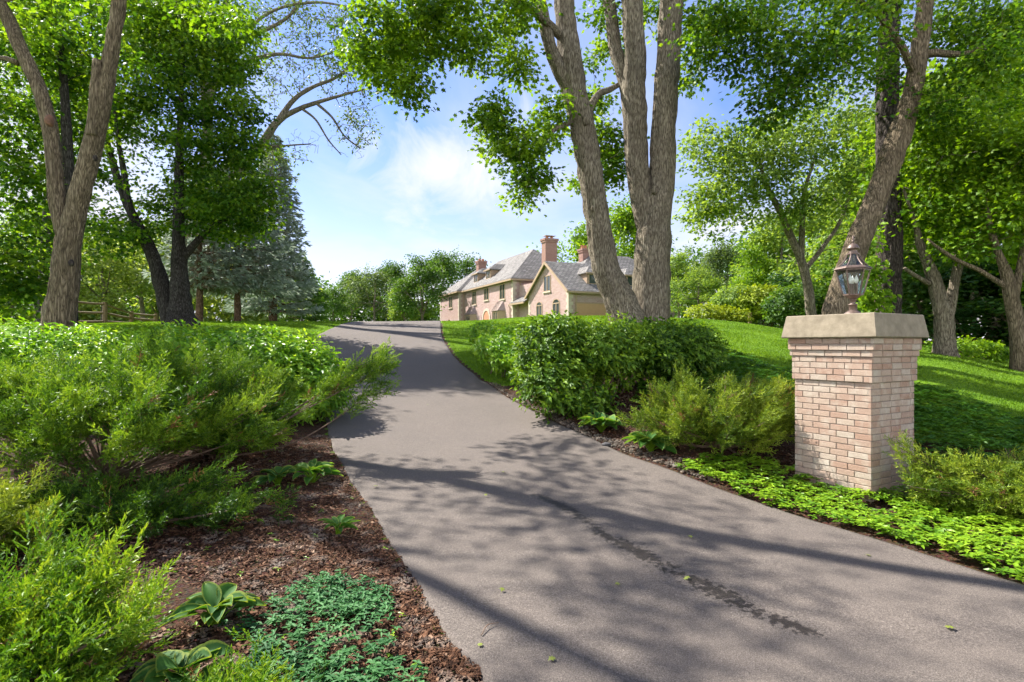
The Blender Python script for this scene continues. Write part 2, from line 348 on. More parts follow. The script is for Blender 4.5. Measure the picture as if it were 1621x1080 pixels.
def smooth(a, k):
    w = np.ones(k) / k; return np.convolve(np.pad(a, k // 2, 'edge'), w, 'valid')
eL = smooth(np.interp(ys, Le[:, 1], Le[:, 0]), 11); eR = smooth(np.interp(ys, Re[:, 1], Re[:, 0]), 11)
eL = eL + .02 * vnoise(np.stack([ys * 2.2, ys * 0 + .5, ys * 0], 1)) + .008 * vnoise(np.stack([ys * 11, ys * 0 + 5.5, ys * 0], 1))
eR = eR + .02 * vnoise(np.stack([ys * 2.2, ys * 0 + 9.5, ys * 0], 1)) + .008 * vnoise(np.stack([ys * 11, ys * 0 + 2.5, ys * 0], 1))
def edgeL(y): return np.interp(y, ys, eL)
def edgeR(y): return np.interp(y, ys, eR)

# ------------------------------------------------------------------ ground sheet
def axis(lo, hi, a, b, step, grow=1.12):
    c = list(np.arange(a, b + 1e-6, step)); s = step
    while c[-1] < hi: s *= grow; c.append(c[-1] + s)
    s = step
    while c[0] > lo: s *= grow; c.insert(0, c[0] - s)
    return np.array(c)
gx = axis(-1500, 1500, -8, 9, .11); gy = axis(-60, 1800, 0, 18, .11, 1.09)
XX, YY = np.meshgrid(gx, gy)
ZZ = tz(XX, YY)
inside = np.minimum(XX - edgeL(YY), edgeR(YY) - XX); inside[YY > 45.5] = -1; inside[YY < -5.9] = -1
ZZ = ZZ - .03 * np.clip(inside / .12, 0, 1) * 2
nz = fbm(np.stack([XX.ravel() * 1.3, YY.ravel() * 1.3, XX.ravel() * 0], 1), 3).reshape(XX.shape)
nf = vnoise(np.stack([XX.ravel() * 5, YY.ravel() * 5, XX.ravel() * 0 + 3], 1)).reshape(XX.shape)
# bed mask
def in_poly(x, y, poly):
    x = np.asarray(x); y = np.asarray(y); r = np.zeros(x.shape, bool); n = len(poly)
    for i in range(n):
        x0, y0 = poly[i]; x1, y1 = poly[(i + 1) % n]
        if y0 == y1: continue
        c = ((y0 > y) != (y1 > y)) & (x < (x1 - x0) * (y - y0) / (y1 - y0) + x0); r ^= c
    return r
lb = (XX < edgeL(YY)) & (YY < 11.6) & (YY > -20) & (XX > -7.6 + .5 * nz)
rbx = np.interp(YY, [-20, 6.4, 7, 8, 9, 10.5, 12, 13.2, 13.6], [30, 30, 9, 4.6, 4.4, 4.4, 4.0, 1.2, -9])
rb = (XX > edgeR(YY)) & (XX < rbx) & (YY < 13.6)
edge_strip = (XX > edgeR(YY) - .1) & (XX < edgeR(YY) + .10) & (YY < 26)
PACHY = [(2.3,8.9),(2.2,10.2),(2.6,11.5),(4.2,12.2),(4.9,13.6),(5.6,12.0),(6.4,11.0),(7.4,10.3),(7.9,8.8),(9.5,7.6),(9.5,5.2),(6.3,5.2),(4.9,6.7),(4.3,7.4),(4.0,8.6)]
pb = in_poly(XX, YY, PACHY)
bed = np.clip((lb | rb | edge_strip).astype(float), 0, 1)
ZZ = ZZ + np.where((bed > 0) & (inside < 0), nz * .018 + nf * .012, 0) + np.where((bed == 0) & (inside < -.4) & (YY < 60), nz * .02, 0)
ny, nx = XX.shape
idx = np.arange(ny * nx).reshape(ny, nx)
Fg = np.stack([idx[:-1, :-1], idx[:-1, 1:], idx[1:, 1:], idx[1:, :-1]], -1).reshape(-1, 4)
Vg = np.stack([XX, YY, ZZ], -1).reshape(-1, 3)
fb = bed.reshape(-1)[Fg].mean(1) > .5

def ground_mat():
    m, nt = mat_new('lawn_and_soil'); n = N(nt); tc = n('ShaderNodeTexCoord'); at = n('ShaderNodeAttribute', attribute_name='bed')
    n1 = n('ShaderNodeTexNoise', {'Vector': tc.outputs['Object'], 'Scale': .9, 'Detail': 5.0}); n2 = n('ShaderNodeTexNoise', {'Vector': tc.outputs['Object'], 'Scale': 45.0, 'Detail': 4.0, 'Roughness': .7})
    n3 = n('ShaderNodeTexVoronoi', {'Vector': tc.outputs['Object'], 'Scale': 42.0})
    g = n.ramp(n2.outputs[0], [(.3, (.056, .118, .007)), (.5, (.10, .19, .010)), (.72, (.15, .25, .016))])
    g = n.mix(n.ramp(n1.outputs[0], [(.35, (0, 0, 0)), (.7, (.7, .7, .7))]), g, n.mix(.6, g, (.13, .225, .014)))
    mu = n.ramp(n2.outputs[0], [(.28, (.022, .012, .007)), (.5, (.065, .034, .020)), (.75, (.16, .095, .06))])
    mu = n.mix(.5, mu, n.mix(1.0, mu, n3.outputs['Color'], 'MULTIPLY'))
    f = n.math('ADD', at.outputs['Fac'], n.math('MULTIPLY', n.math('SUBTRACT', n2.outputs[0], .5), .8))
    f = n.ramp(f, [(.45, (0, 0, 0)), (.6, (1, 1, 1))])
    c = n.mix(f, g, mu)
    h = n.math('ADD', n2.outputs[0], n.math('MULTIPLY', n3.outputs[0], .6))
    bp = n('ShaderNodeBump', {'Strength': .8, 'Distance': .03, 'Height': h})
    p = n('ShaderNodeBsdfPrincipled', {'Base Color': c, 'Roughness': .95, 'Specular IOR Level': .1, 'Normal': bp.outputs[0]}); n.out(p.outputs[0]); return m
M['ground'] = ground_mat()
def sub_sheet(name, mask, m, kind, **pt):
    f = Fg[mask]; used = np.unique(f); rm = np.full(ny * nx, -1); rm[used] = np.arange(len(used))
    g = Geo(); g.add(Vg[used], rm[f])
    o = build(name, g, m, smooth=True, pts={k: a.reshape(-1)[used] for k, a in pt.items()}); tag(o, kind=kind); return o
sub_sheet('lawn', ~fb, M['ground'], 'structure', bed=bed)
sub_sheet('mulch_bed', fb, M['ground'], 'structure', bed=bed)

# ------------------------------------------------------------------ driveway
def drive_mat():
    m, nt = mat_new('asphalt'); n = N(nt); tc = n('ShaderNodeTexCoord'); w = n('ShaderNodeAttribute', attribute_name='wet')
    ag = n('ShaderNodeTexVoronoi', {'Vector': tc.outputs['Object'], 'Scale': 70.0}); n1 = n('ShaderNodeTexNoise', {'Vector': tc.outputs['Object'], 'Scale': 1.3, 'Detail': 6.0, 'Roughness': .6})
    n2 = n('ShaderNodeTexNoise', {'Vector': tc.outputs['Object'], 'Scale': 150.0, 'Detail': 4.0}); n3 = n('ShaderNodeTexNoise', {'Vector': tc.outputs['Object'], 'Scale': 20.0, 'Detail': 6.0, 'Roughness': .7})
    c = n.ramp(n2.outputs[0], [(.3, (.052, .043, .036)), (.52, (.106, .088, .075)), (.75, (.195, .166, .144))])
    c = n.mix(.35, c, n.mix(1.0, c, n.ramp(ag.outputs['Color'], [(0, (.45, .45, .45)), (1, (1.45, 1.43, 1.4))]), 'MULTIPLY'))
    c = n.mix(n.ramp(n1.outputs[0], [(.35, (0, 0, 0)), (.7, (.5, .5, .5))]), c, n.mix(1.0, c, (1.22, 1.19, 1.17), 'MULTIPLY'))
    c = n.mix(n.ramp(n3.outputs[0], [(.55, (0, 0, 0)), (.75, (.3, .3, .3))]), c, n.mix(1.0, c, (.72, .71, .70), 'MULTIPLY'))
    f = n.math('ADD', w.outputs['Fac'], n.math('MULTIPLY', n.math('SUBTRACT', n3.outputs[0], .5), 2.4))
    f = n.ramp(f, [(.54, (0, 0, 0)), (.62, (1, 1, 1))])
    c = n.mix(f, c, n.mix(1.0, c, (.27, .255, .255), 'MULTIPLY'))
    rg = n.mix(f, (.92, .92, .92), (.55, .55, .55))
    h = n.math('ADD', n2.outputs[0], n.math('MULTIPLY', ag.outputs[0], .8))
    bp = n('ShaderNodeBump', {'Strength': .45, 'Distance': .006, 'Height': h})
    p = n('ShaderNodeBsdfPrincipled', {'Base Color': c, 'Roughness': rg, 'Specular IOR Level': .25, 'Normal': bp.outputs[0]}); n.out(p.outputs[0]); return m
M['asphalt'] = drive_mat()
mc = 90; t = np.linspace(0, 1, mc)
DX = eL[:, None] * (1 - t) + eR[:, None] * t; DY = np.repeat(ys[:, None], mc, 1); DZ = tz(DX, DY) + .006
DZ += .012 * vnoise(np.stack([DX.ravel() * .8, DY.ravel() * .8, DX.ravel() * 0], 1)).reshape(DX.shape)
V = np.stack([DX, DY, DZ], -1)
sk0 = V[:, :1].copy(); sk0[..., 2] -= .09; sk0[..., 0] -= .02; sk1 = V[:, -1:].copy(); sk1[..., 2] -= .09; sk1[..., 0] += .02
V = np.concatenate([sk0, V, sk1], 1); mm = mc + 2; idd = np.arange(len(ys) * mm).reshape(len(ys), mm)
Fd = np.stack([idd[:-1, :-1], idd[:-1, 1:], idd[1:, 1:], idd[1:, :-1]], -1).reshape(-1, 4)
st = np.array([G(*p)[:2] for p in [(845,782),(905,808),(960,848),(1020,880),(1080,912),(1140,940),(1200,972),(1245,990),(1300,1008)]])
def pdist(x, y, st):
    best = np.full(x.shape, 1e9); s = np.zeros(x.shape)
    for i in range(len(st) - 1):
        a, b = st[i], st[i + 1]; ab = b - a; tt = np.clip(((x - a[0]) * ab[0] + (y - a[1]) * ab[1]) / (ab @ ab), 0, 1)
        d = np.hypot(x - a[0] - tt * ab[0], y - a[1] - tt * ab[1]); k = d < best; best[k] = d[k]; s[k] = (i + tt[k]) / (len(st) - 1)
    return best, s
vx, vy = V[..., 0].ravel(), V[..., 1].ravel(); pd, ps = pdist(vx, vy, st)
wdt = .075 + .075 * np.sin(np.pi * np.clip(ps, 0, 1)) ; wet = np.exp(-(pd / wdt) ** 2) * (.74 + .12 * np.sin(ps * 23))
for (u, v, r) in [(790, 748, .16), (700, 760, .10), (930, 860, .05)]:
    q = G(u, v); wet = np.maximum(wet, .42 * np.exp(-(np.hypot(vx - q[0], (vy - q[1])) / r) ** 2))
g = Geo(); g.add(V.reshape(-1, 3), Fd)
tag(build('driveway', g, M['asphalt'], smooth=True, pts={'wet': wet}), kind='structure')

# ------------------------------------------------------------------ leaves
SH = {
 'kite': (np.array([[0, 0, 0], [.45, .5, .07], [1, 0, -.06], [.45, -.5, .07]]), [np.array([[0, 1, 2, 3]])]),
 'oval': (np.array([[0, 0, 0], [.22, .36, .07], [.55, .46, .07], [1, 0, -.10], [.55, -.46, .07], [.22, -.36, .07], [.4, 0, 0.0]]),
          [np.array([[0, 6, 2, 1], [0, 5, 4, 6]]), np.array([[6, 3, 2], [6, 4, 3]])]),
 'lobed': (np.array([[0, 0, 0], [.18, .22, .03], [.16, .52, .02], [.42, .26, .05], [.52, .60, .0], [.70, .22, .03], [1, .05, -.1], [.70, -.22, .03], [.52, -.60, 0], [.42, -.26, .05], [.16, -.52, .02], [.18, -.22, .03]]),
           [np.array([[0, 1, 11, 0]])[:, :3], np.array([[1, 2, 3], [3, 4, 5], [5, 6, 7], [7, 8, 9], [9, 10, 11]]), np.array([[1, 3, 9, 11], [3, 5, 7, 9]])]),
}
def add_leaves(g, Pp, T, Nn, L, W, shape='kite', tint=.5):
    n = len(Pp)
    if n == 0: return
    T = unit(T); S = unit(np.cross(Nn, T)); N2 = np.cross(T, S)
    tv, fs = SH[shape]; L = np.broadcast_to(np.asarray(L, float), (n,))[:, None, None]; W = np.broadcast_to(np.asarray(W, float), (n,))[:, None, None]
    V = Pp[:, None] + tv[None, :, :1] * L * T[:, None] + tv[None, :, 1:2] * W * S[:, None] + tv[None, :, 2:] * L * N2[:, None]
    k = len(tv); tint = np.broadcast_to(np.asarray(tint, float), (n,)); first = True
    for f in fs:
        ff = (np.arange(n)[:, None, None] * k + f[None]).reshape(-1, f.shape[1])
        tt = np.repeat(tint, len(f))
        if first: g.add(V.reshape(-1, 3), ff, tint=tt); base = g.n - n * k; first = False
        else: g.Fc.append(ff + base); g.A['tint'][len(g.Fc) - 1] = tt
def rnd_dir(n, r=R): return unit(r.normal(size=(n, 3)))
def ell(n, c, rad, r=R, shell=.35):
    d = rnd_dir(n, r); q = r.random(n) ** (shell); return np.asarray(c) + d * q[:, None] * np.asarray(rad)
def blob_px(u, v, ru, rv, d, rd, n, r=R):
    c = P(u, v, d); return ell(n, c, (ru / F * d, rd, rv / F * d), r, .45)

class Skel:
    def __init__(s): s.p = []; s.r = []; s.c = None
    def add(s, p, r): s.p.append(np.asarray(p)); s.r.append(np.asarray(r)); s.c = None
    def arrs(s):
        if s.c is None: s.c = (np.concatenate(s.p), np.concatenate(s.r)); s.p = [s.c[0]]; s.r = [s.c[1]]
        return s.c
def grow(gb, sk, C, r, rmin=.008, k=.012, sides=5, up=.25, ascend=1.4):
    C = np.asarray(C); sp, _ = sk.arrs(); d0 = np.array([np.min(np.linalg.norm(sp - c, axis=1)) for c in C]); 
    for i in np.argsort(d0):
        c = C[i]; sp, sr = sk.arrs(); dv = c - sp; d = np.linalg.norm(dv, axis=1)
        cost = d + ascend * np.maximum(-dv[:, 2] + .15 * d, 0); j = int(np.argmin(cost)); q = sp[j]; L = d[j]
        if L < .05: continue
        m = max(3, min(9, int(L / .22))); t = np.linspace(0, 1, m)[:, None]
        mid = (q + c) / 2 + np.array([0, 0, up * L * .35]) + r.normal(size=3) * L * .10
        pts = q * (1 - t) ** 2 + 2 * mid * t * (1 - t) + c * t ** 2
        if m > 4: pts[1:-1] += r.normal(size=(m - 2, 3)) * L * .012
        r0 = min(sr[j] * .75, rmin + k * L); rad = np.linspace(r0, rmin * .7, m)
        add_tube(gb, pts, rad, sides); sk.add(pts[1:], rad[1:])
def leafage(gl, C, n, cr, L, W, shape, r, flat=.6, droop=.35, tintc=None, jit=.16, updir=.9):
    for i, c in enumerate(C):
        k = max(1, int(n * (.6 + .8 * r.random()))); o = r.normal(size=(k, 3)) * cr * np.array([1, 1, flat]); p = c + o
        T = unit(o + r.normal(size=(k, 3)) * cr * .7) + np.array([0, 0, -droop]); Nn = r.normal(size=(k, 3)) * .55 + np.array([0, 0, updir])
        tc = tintc[i] if tintc is not None else r.random()
        add_leaves(gl, p, T, Nn, L * (.65 + .6 * r.random(k)), W * (.7 + .5 * r.random(k)), shape, np.clip(tc + r.normal(size=k) * jit, 0, 1))

def tree(name, label, cat, base, limbs, C, n, cr, L, W, shape, leafm, barkm, seed, group=None, sides=22, step=.12, bump=.05, rmin=.008, k=.012, flare=1.0, jit=.16, droop=.35, up=.25, ascend=1.4, bsides=5, flat=.6, extra=None, bare=None):
    r = np.random.default_rng(seed); base = np.asarray(base, float)
    root = thing(name, label, cat, base, group)
    gt = Geo(); sk = Skel()
    for i, (pts, rad) in enumerate(limbs):
        q, rr = resample(pts, rad, step)
        if flare > 1 and i == 0:
            dz = np.linalg.norm(q - q[0], axis=1); rr = rr * (1 + (flare - 1) * np.exp(-dz / .45))
        add_tube(gt, q, rr, sides if i < 3 else max(8, sides // 2), bump=bump, seed=seed + i, cap=True); sk.add(q[len(q) // 5:], rr[len(q) // 5:])
    C = np.asarray(C)
    grow(gt, sk, C, r, rmin, k, bsides, up, ascend)
    if bare is not None: grow(gt, sk, bare, r, rmin * .6, k * .6, 4, up, ascend * .5)
    build('trunk', gt, barkm, root, smooth=True, org=base)
    gl = Geo(); leafage(gl, C, n, cr, L, W, shape, r, flat=flat, droop=droop, tintc=np.clip(.5 + .29 * r.normal(size=len(C)), .03, .97), jit=jit)
    if extra: extra(gl, r)
    build('crown', gl, leafm, root, org=base)
    return root
def limb(pxs, d, dd=None):
    pts = []; rad = []
    for i, (u, v, w) in enumerate(pxs):
        q = d if dd is None else d + dd * i / (len(pxs) - 1)
        pts.append(P(u, v, q)); rad.append(w / 2 * q / F / math.hypot(1, (u - CU) / F))
    return np.array(pts), np.array(rad)
def above(pts, rad, *more):
    """carry a limb on beyond the frame: offsets in metres from its end, with radii"""
    pts = list(pts); rad = list(rad); e = pts[-1]
    for dx, dy, dz, r in more: pts.append(e + np.array([dx, dy, dz])); rad.append(r)
    return np.array(pts), np.array(rad)
def blobs(lst, seed):
    r = np.random.default_rng(seed); return np.concatenate([blob_px(*b, r=r) for b in lst])

# ---- left forked trunk
d = 11.0; gb0 = on_ground((82 - CU) / F * d, d)
a = limb([(82, 592, 76), (90, 530, 60), (100, 460, 50), (106, 400, 45), (116, 350, 38), (139, 260, 33), (160, 170, 32), (172, 110, 25), (180, 55, 24), (188, 0, 23)], d)
a = above(*a, (.1, -.2, 1.6, .14), (.5, -.5, 3.4, .11), (1.3, -.8, 5.2, .06))
a[0][0][2] = gb0[2] - .15
b = above(*limb([(102, 372, 30), (91, 320, 29), (84, 240, 27), (78, 195, 27), (60, 135, 26), (30, 72, 25), (3, 12, 24)], d), (-.8, -.2, 1.4, .12), (-1.4, 0, 3.2, .09), (-1.6, .3, 5, .05))
st_ = limb([(146, 215, 20), (151, 150, 19), (154, 95, 15)], d - .1)
b2 = above(*limb([(28, 100, 12), (10, 93, 10), (-10, 88, 9)], d), (-.8, -.2, .4, .03))
b3 = (np.array([a[0][-3], a[0][-3] + [1.2, -.8, 1.0], a[0][-3] + [2.6, -1.4, 2.6], a[0][-3] + [3.4, -1.8, 4.4]]), np.array([.13, .11, .08, .03]))
b4 = (np.array([b[0][-3], b[0][-3] + [.8, -.9, 1.4], b[0][-3] + [1.3, -1.8, 3.0], b[0][-3] + [2.4, -2.3, 4.2]]), np.array([.12, .10, .07, .03]))
C = blobs([(60, -70, 90, 40, 11, 1.4, 9), (200, -130, 90, 50, 11, 1.4, 9), (120, -260, 140, 60, 10.8, 1.8, 13), (60, -380, 160, 70, 10.8, 2.0, 12), (330, 15, 60, 30, 12.5, 1.2, 9), (40, 20, 60, 40, 12.5, 1, 9)], 21)
C = np.concatenate([C, ell(9, b3[0][-1], (1.0, .8, .6), np.random.default_rng(4)), ell(9, b4[0][-1], (1.0, .8, .6), np.random.default_rng(5)), ell(5, b3[0][2], (.8, .6, .5), np.random.default_rng(6)), ell(5, b4[0][2], (.8, .6, .5), np.random.default_rng(7))])
tree('forked_tree', 'tall forked tree with two bare brown trunks rising behind the left junipers', 'tree', gb0, [a, b, st_, b2, b3, b4], C, 46, .26, .13, .10, 'lobed', M['maple_bright'], M['bark_warm'], 21, sides=44, step=.06, flare=1.1)
d = 24.0; g0 = on_ground((70 - CU) / F * d, d)
a = above(*limb([(70, 540, 26), (72, 430, 22), (80, 300, 18), (100, 180, 14), (130, 80, 9)], d), (.6, 0, 2, .05))
C = blobs([(60, 60, 90, 70, d, 2, 70), (170, 30, 90, 55, d, 2, 74), (280, 25, 90, 50, d, 2, 64), (370, 60, 50, 45, d, 1.6, 26), (120, 160, 90, 60, d, 2, 50), (40, 170, 60, 60, d, 2, 34), (200, -50, 200, 60, d, 2, 60)], 33)
tree('bright_maple', 'bright yellow green maple whose leaves fill the top left between the forked trunks', 'tree', g0, [a], C, 48, .36, .165, .135, 'lobed', M['maple_bright'], M['bark_black'], 33, sides=14, step=.2, jit=.22, flat=.35)

# ---- dark maple with twin trunks
d = 21.0; g0 = on_ground((275 - CU) / F * d, d)
a = limb([(288, 520, 46), (286, 490, 38), (284, 430, 28), (283, 370, 20), (283, 300, 16), (285, 220, 12), (288, 120, 8), (292, 40, 4)], d)
b = limb([(272, 518, 30), (262, 480, 27), (250, 430, 25), (234, 388, 22), (215, 350, 17), (196, 310, 14), (176, 250, 12), (165, 200, 9), (150, 120, 5)], d)
c = limb([(228, 378, 13), (206, 330, 12), (196, 270, 10), (186, 215, 7), (180, 150, 4)], d, -.6)
dd = limb([(284, 415, 16), (305, 390, 13), (335, 360, 9), (370, 340, 5)], d, .3)
C = blobs([(300, 120, 80, 80, d + .4, 2.2, 110), (345, 230, 75, 60, d + .6, 2.0, 85), (310, 300, 60, 45, d + 1.4, 1.4, 44), (215, 190, 60, 90, d + .8, 2.0, 80), (350, 330, 75, 55, d, 2.0, 90), (230, 60, 80, 60, d, 2.2, 70), (255, 340, 70, 36, d + 1.4, 1.2, 30), (190, 370, 60, 35, d, 1.4, 34), (400, 300, 32, 60, d, 1.2, 30), (378, 180, 30, 60, d, 1.2, 34), (360, 95, 30, 45, d, 1.2, 24), (320, 30, 70, 50, d, 2, 50)], 22)
tree('maple_tree', 'dark green maple with twin blackish trunks on the lawn beside the rail fence', 'tree', g0, [a, b, c, dd], C, 58, .30, .145, .12, 'lobed', M['maple'], M['bark_black'], 22, flare=1.5, jit=.22, flat=.35)

# ---- dark leafy tree at the far left
d = 16.0; g0 = on_ground((108 - CU) / F * d, d)
a = limb([(110, 560, 30), (110, 420, 24), (109, 320, 21), (106, 220, 18), (100, 120, 14), (90, 20, 9)], d)
C = blobs([(40, 90, 90, 110, d, 2.4, 110), (20, 250, 75, 110, d, 2.0, 110), (20, 400, 65, 75, d, 1.8, 80), (110, 60, 90, 90, d, 2.4, 70), (0, 470, 60, 40, d, 1.4, 40), (140, 300, 40, 120, d + 1.5, 1.2, 40), (130, 180, 50, 100, d + 1.5, 1.2, 40)], 23)
tree('leafy_tree', 'dense dark leafy tree hanging low behind the forked trunk', 'tree', g0, [a], C, 32, .30, .16, .13, 'lobed', M['maple'], M['bark_black'], 23, jit=.24, flat=.4)

# ---- bright maple hanging in from the top, behind the forked tree
d = 19.0; g0 = on_ground((205 - CU) / F * d, d)
# ---- sparse tree with bare limbs behind the maple
d = 29.0; g0 = on_ground((345 - CU) / F * d, d)
a = above(*limb([(290, 530, 26), (296, 430, 24), (312, 340, 22), (328, 240, 19), (326, 150, 18), (318, 70, 15), (305, 0, 12)], d), (-.3, 0, 2, .12), (-.2, 0, 4, .06))
b = limb([(316, 330, 17), (372, 280, 16), (413, 229, 14), (425, 212, 13), (442, 190, 11), (475, 172, 8), (510, 160, 6), (545, 150, 4), (585, 140, 2)], d)
c = limb([(440, 192, 10), (465, 158, 8), (495, 138, 6), (530, 124, 5), (560, 100, 3), (580, 78, 2)], d, .5)
e = limb([(328, 170, 14), (350, 105, 11), (385, 66, 9), (420, 48, 7), (455, 28, 5), (480, -5, 4)], d)
f = limb([(414, 229, 7), (430, 232, 5), (460, 230, 3), (492, 228, 2)], d, -.3)
h = limb([(322, 110, 12), (345, 40, 9), (360, 0, 7), (380, -50, 5)], d, .6)
k_ = limb([(500, 163, 5), (525, 185, 3.5), (545, 215, 2.5), (570, 235, 2)], d, -.2)
m_ = limb([(340, 130, 10), (385, 100, 8), (440, 86, 6), (490, 92, 4), (535, 80, 2)], d, -.4)
n_ = limb([(360, 88, 8), (400, 40, 6), (440, 14, 5), (500, 4, 4), (550, 10, 2)], d, .3)
l_ = limb([(478, 172, 5), (500, 190, 3.5), (520, 222, 2.5), (540, 245, 1.6)], d, -.4)
C = blobs([(560, 100, 50, 45, d, 1.3, 90), (500, 90, 60, 60, d, 1.5, 90), (565, 190, 40, 50, d, 1.2, 60), (470, 20, 70, 40, d, 1.5, 100), (430, 110, 50, 60, d, 1.5, 70), (420, 250, 30, 20, d, 1, 26), (370, 20, 70, 50, d, 1.6, 80), (545, 40, 50, 40, d, 1.4, 60), (460, 250, 30, 15, d, .6, 12)], 24)
tree('sparse_tree', 'thin crowned tree with long bare limbs reaching over the sky beside the maple', 'tree', g0, [a, b, c, e, f, h, k_, l_, m_, n_], C, 9, .16, .17, .10, 'kite', M['grey_green'], M['bark'], 24, rmin=.02, k=.016, sides=14, step=.2, ascend=.3, up=0,
     bare=blobs([(580, 140, 34, 60, d, 1.2, 46), (560, 215, 36, 40, d, 1.0, 60), (500, 225, 40, 30, d, .9, 40), (470, 110, 60, 50, d, 1.4, 60), (470, 225, 30, 20, d, .6, 16), (410, 40, 60, 40, d, 1.4, 40)], 34))

# ---- leaning oak and forked oak in the middle
d = 13.7; g0 = on_ground((992 - CU) / F * d, d)
a = above(*limb([(1004, 545, 62), (992, 505, 54), (976, 465, 46), (958, 425, 42), (946, 350, 38), (931, 250, 38), (921, 200, 38), (905, 125, 39), (897, 50, 31), (892, 0, 30)], d), (-.2, .1, 1.6, .25), (-.5, -.1, 3.4, .19), (-.6, -.4, 5.4, .1))
b = above(*limb([(902, 138, 30), (878, 95, 22), (868, 62, 19), (855, 0, 18)], d, -.4), (-.4, -.3, 1.6, .13), (-1, -.6, 3.2, .07))
c = above(*limb([(893, 62, 14), (868, 38, 13), (840, 15, 11), (812, -4, 10)], d, -1.2), (-1.2, -.5, .6, .06), (-2.6, -1, .9, .035))
e = limb([(915, 190, 11), (898, 196, 9), (877, 206, 7), (862, 226, 5), (850, 246, 3)], d, -.8)
f = limb([(925, 190, 12), (945, 152, 11), (965, 142, 9), (990, 128, 6)], d, .7)
C = blobs([(640, 45, 70, 45, 12.2, 1.3, 50), (600, 95, 45, 50, 12.0, 1.0, 30), (650, 140, 25, 34, 11.9, .5, 9), (710, 25, 70, 40, 12.3, 1.3, 34), (740, 80, 45, 26, 12.3, .9, 14), (810, 30, 50, 50, 12.7, 1.2, 26), (815, 105, 28, 28, 12.7, .8, 10), (790, 192, 34, 22, 12.7, .8, 16), (838, 235, 46, 30, 12.9, .9, 22), (835, 285, 30, 24, 12.7, .6, 12), (785, 245, 18, 20, 12.7, .5, 5), (880, 180, 26, 28, 13.1, .8, 11), (835, 318, 16, 12, 12.7, .4, 4),
           (660, -90, 120, 60, 12.1, 1.4, 30), (860, -220, 180, 90, 13.2, 2.2, 30)], 25)
tree('leaning_oak', 'tall grey oak trunk leaning left over the clipped shrub in front of the house', 'tree', g0, [a, b, c, e, f], C, 56, .20, .122, .095, 'lobed', M['oak'], M['bark'], 25, sides=44, step=.06, flare=1.15, flat=.45, bsides=5, up=.05, ascend=.5)
d = 14.2; g0 = on_ground((1030 - CU) / F * d, d)
a = above(*limb([(1030, 545, 68), (1029, 500, 60), (1031, 440, 58), (1033, 380, 56), (1041, 320, 48), (1047, 290, 42), (1051, 200, 38), (1057, 100, 37), (1064, 0, 36)], d), (.3, 0, 1.8, .3), (.7, .2, 3.8, .22), (1.4, .4, 6, .1))
b = above(*limb([(1030, 380, 36), (1017, 325, 34), (1008, 260, 36), (1006, 200, 37), (1003, 150, 38), (1005, 90, 33), (1002, 40, 32), (1000, 0, 31)], d, -.2), (-.1, 0, 1.8, .26), (-.1, -.2, 4, .18), (.1, -.6, 6, .08))
c = above(*limb([(998, 150, 26), (985, 110, 22), (975, 80, 20), (968, 30, 19), (964, 0, 18)], d, .3), (-.2, .4, 1.8, .14), (-.6, .8, 3.6, .07))
C = blobs([(945, 225, 36, 40, 15.3, .8, 26), (965, 265, 26, 30, 15.3, .7, 15), (935, 160, 26, 24, 15.5, .7, 10), (925, 290, 14, 14, 15.1, .4, 4), (955, 60, 40, 55, 15.2, 1, 18), (1030, 30, 22, 40, 15.5, .8, 8), (985, 240, 15, 20, 15.2, .4, 6),
           (1090, 120, 18, 40, 14.7, .6, 9), (1100, 40, 40, 40, 14.7, 1, 16), (1010, -150, 160, 70, 14.3, 2.0, 34), (1080, -280, 160, 90, 14.3, 2, 30)], 26)
tree('forked_oak', 'massive upright oak whose grey trunk splits in two beside the leaning oak', 'tree', g0, [a, b, c], C, 56, .20, .122, .095, 'lobed', M['oak'], M['bark'], 26, sides=48, step=.06, flare=1.2, flat=.45, up=.05, ascend=.5)

# ---- leaning trunk and dark straight trunk behind the pillar
d = 13.0; g0 = on_ground((1318 - CU) / F * d, d)
a = above(*limb([(1312, 585, 62), (1322, 505, 46), (1335, 455, 43), (1352, 400, 41), (1392, 300, 39), (1420, 225, 41), (1444, 150, 33), (1456, 75, 30), (1466, 0, 27)], d), (.25, 0, 1.5, .16), (.4, .2, 3, .1))
b = limb([(1458, 88, 18), (1480, 84, 15), (1505, 86, 13), (1530, 84, 9), (1560, 70, 6)], d, -.5)
c = above(*limb([(1450, 120, 16), (1425, 70, 12), (1395, 30, 10), (1360, 0, 8)], d, -1.0), (-.8, -.3, .4, .04))
C = blobs([(1180, 60, 75, 55, 12.4, 1.2, 48), (1270, 120, 70, 55, 12.2, 1.2, 46), (1330, 60, 80, 60, 12.4, 1.3, 52), (1390, 110, 40, 50, 13.6, .5, 16), (1515, 50, 60, 45, 13.4, .8, 30), (1545, 120, 55, 55, 12.6, 1.0, 34), (1490, 160, 30, 35, 12.6, .7, 14), (1220, 175, 40, 24, 12.3, .8, 14), (1120, 40, 40, 40, 12.4, .8, 18), (1600, 60, 50, 60, 13, 1, 20),
           (1400, -100, 260, 80, 12.6, 2.2, 44)], 27)
tree('leaning_tree', 'brown trunk leaning right behind the brick pillar with broad dark leaves', 'tree', g0, [a, b, c], C, 46, .26, .11, .088, 'lobed', M['maple'], M['bark_warm'], 27, sides=36, step=.06, flare=1.2, up=.1, ascend=.5, jit=.24, flat=.35)
d = 15.0; g0 = on_ground((1404 - CU) / F * d, d)
a = above(*limb([(1404, 570, 52), (1405, 495, 42), (1408, 375, 40), (1405, 250, 38), (1405, 100, 36), (1410, 0, 31)], d), (.1, 0, 2, .22), (.2, 0, 4, .1))
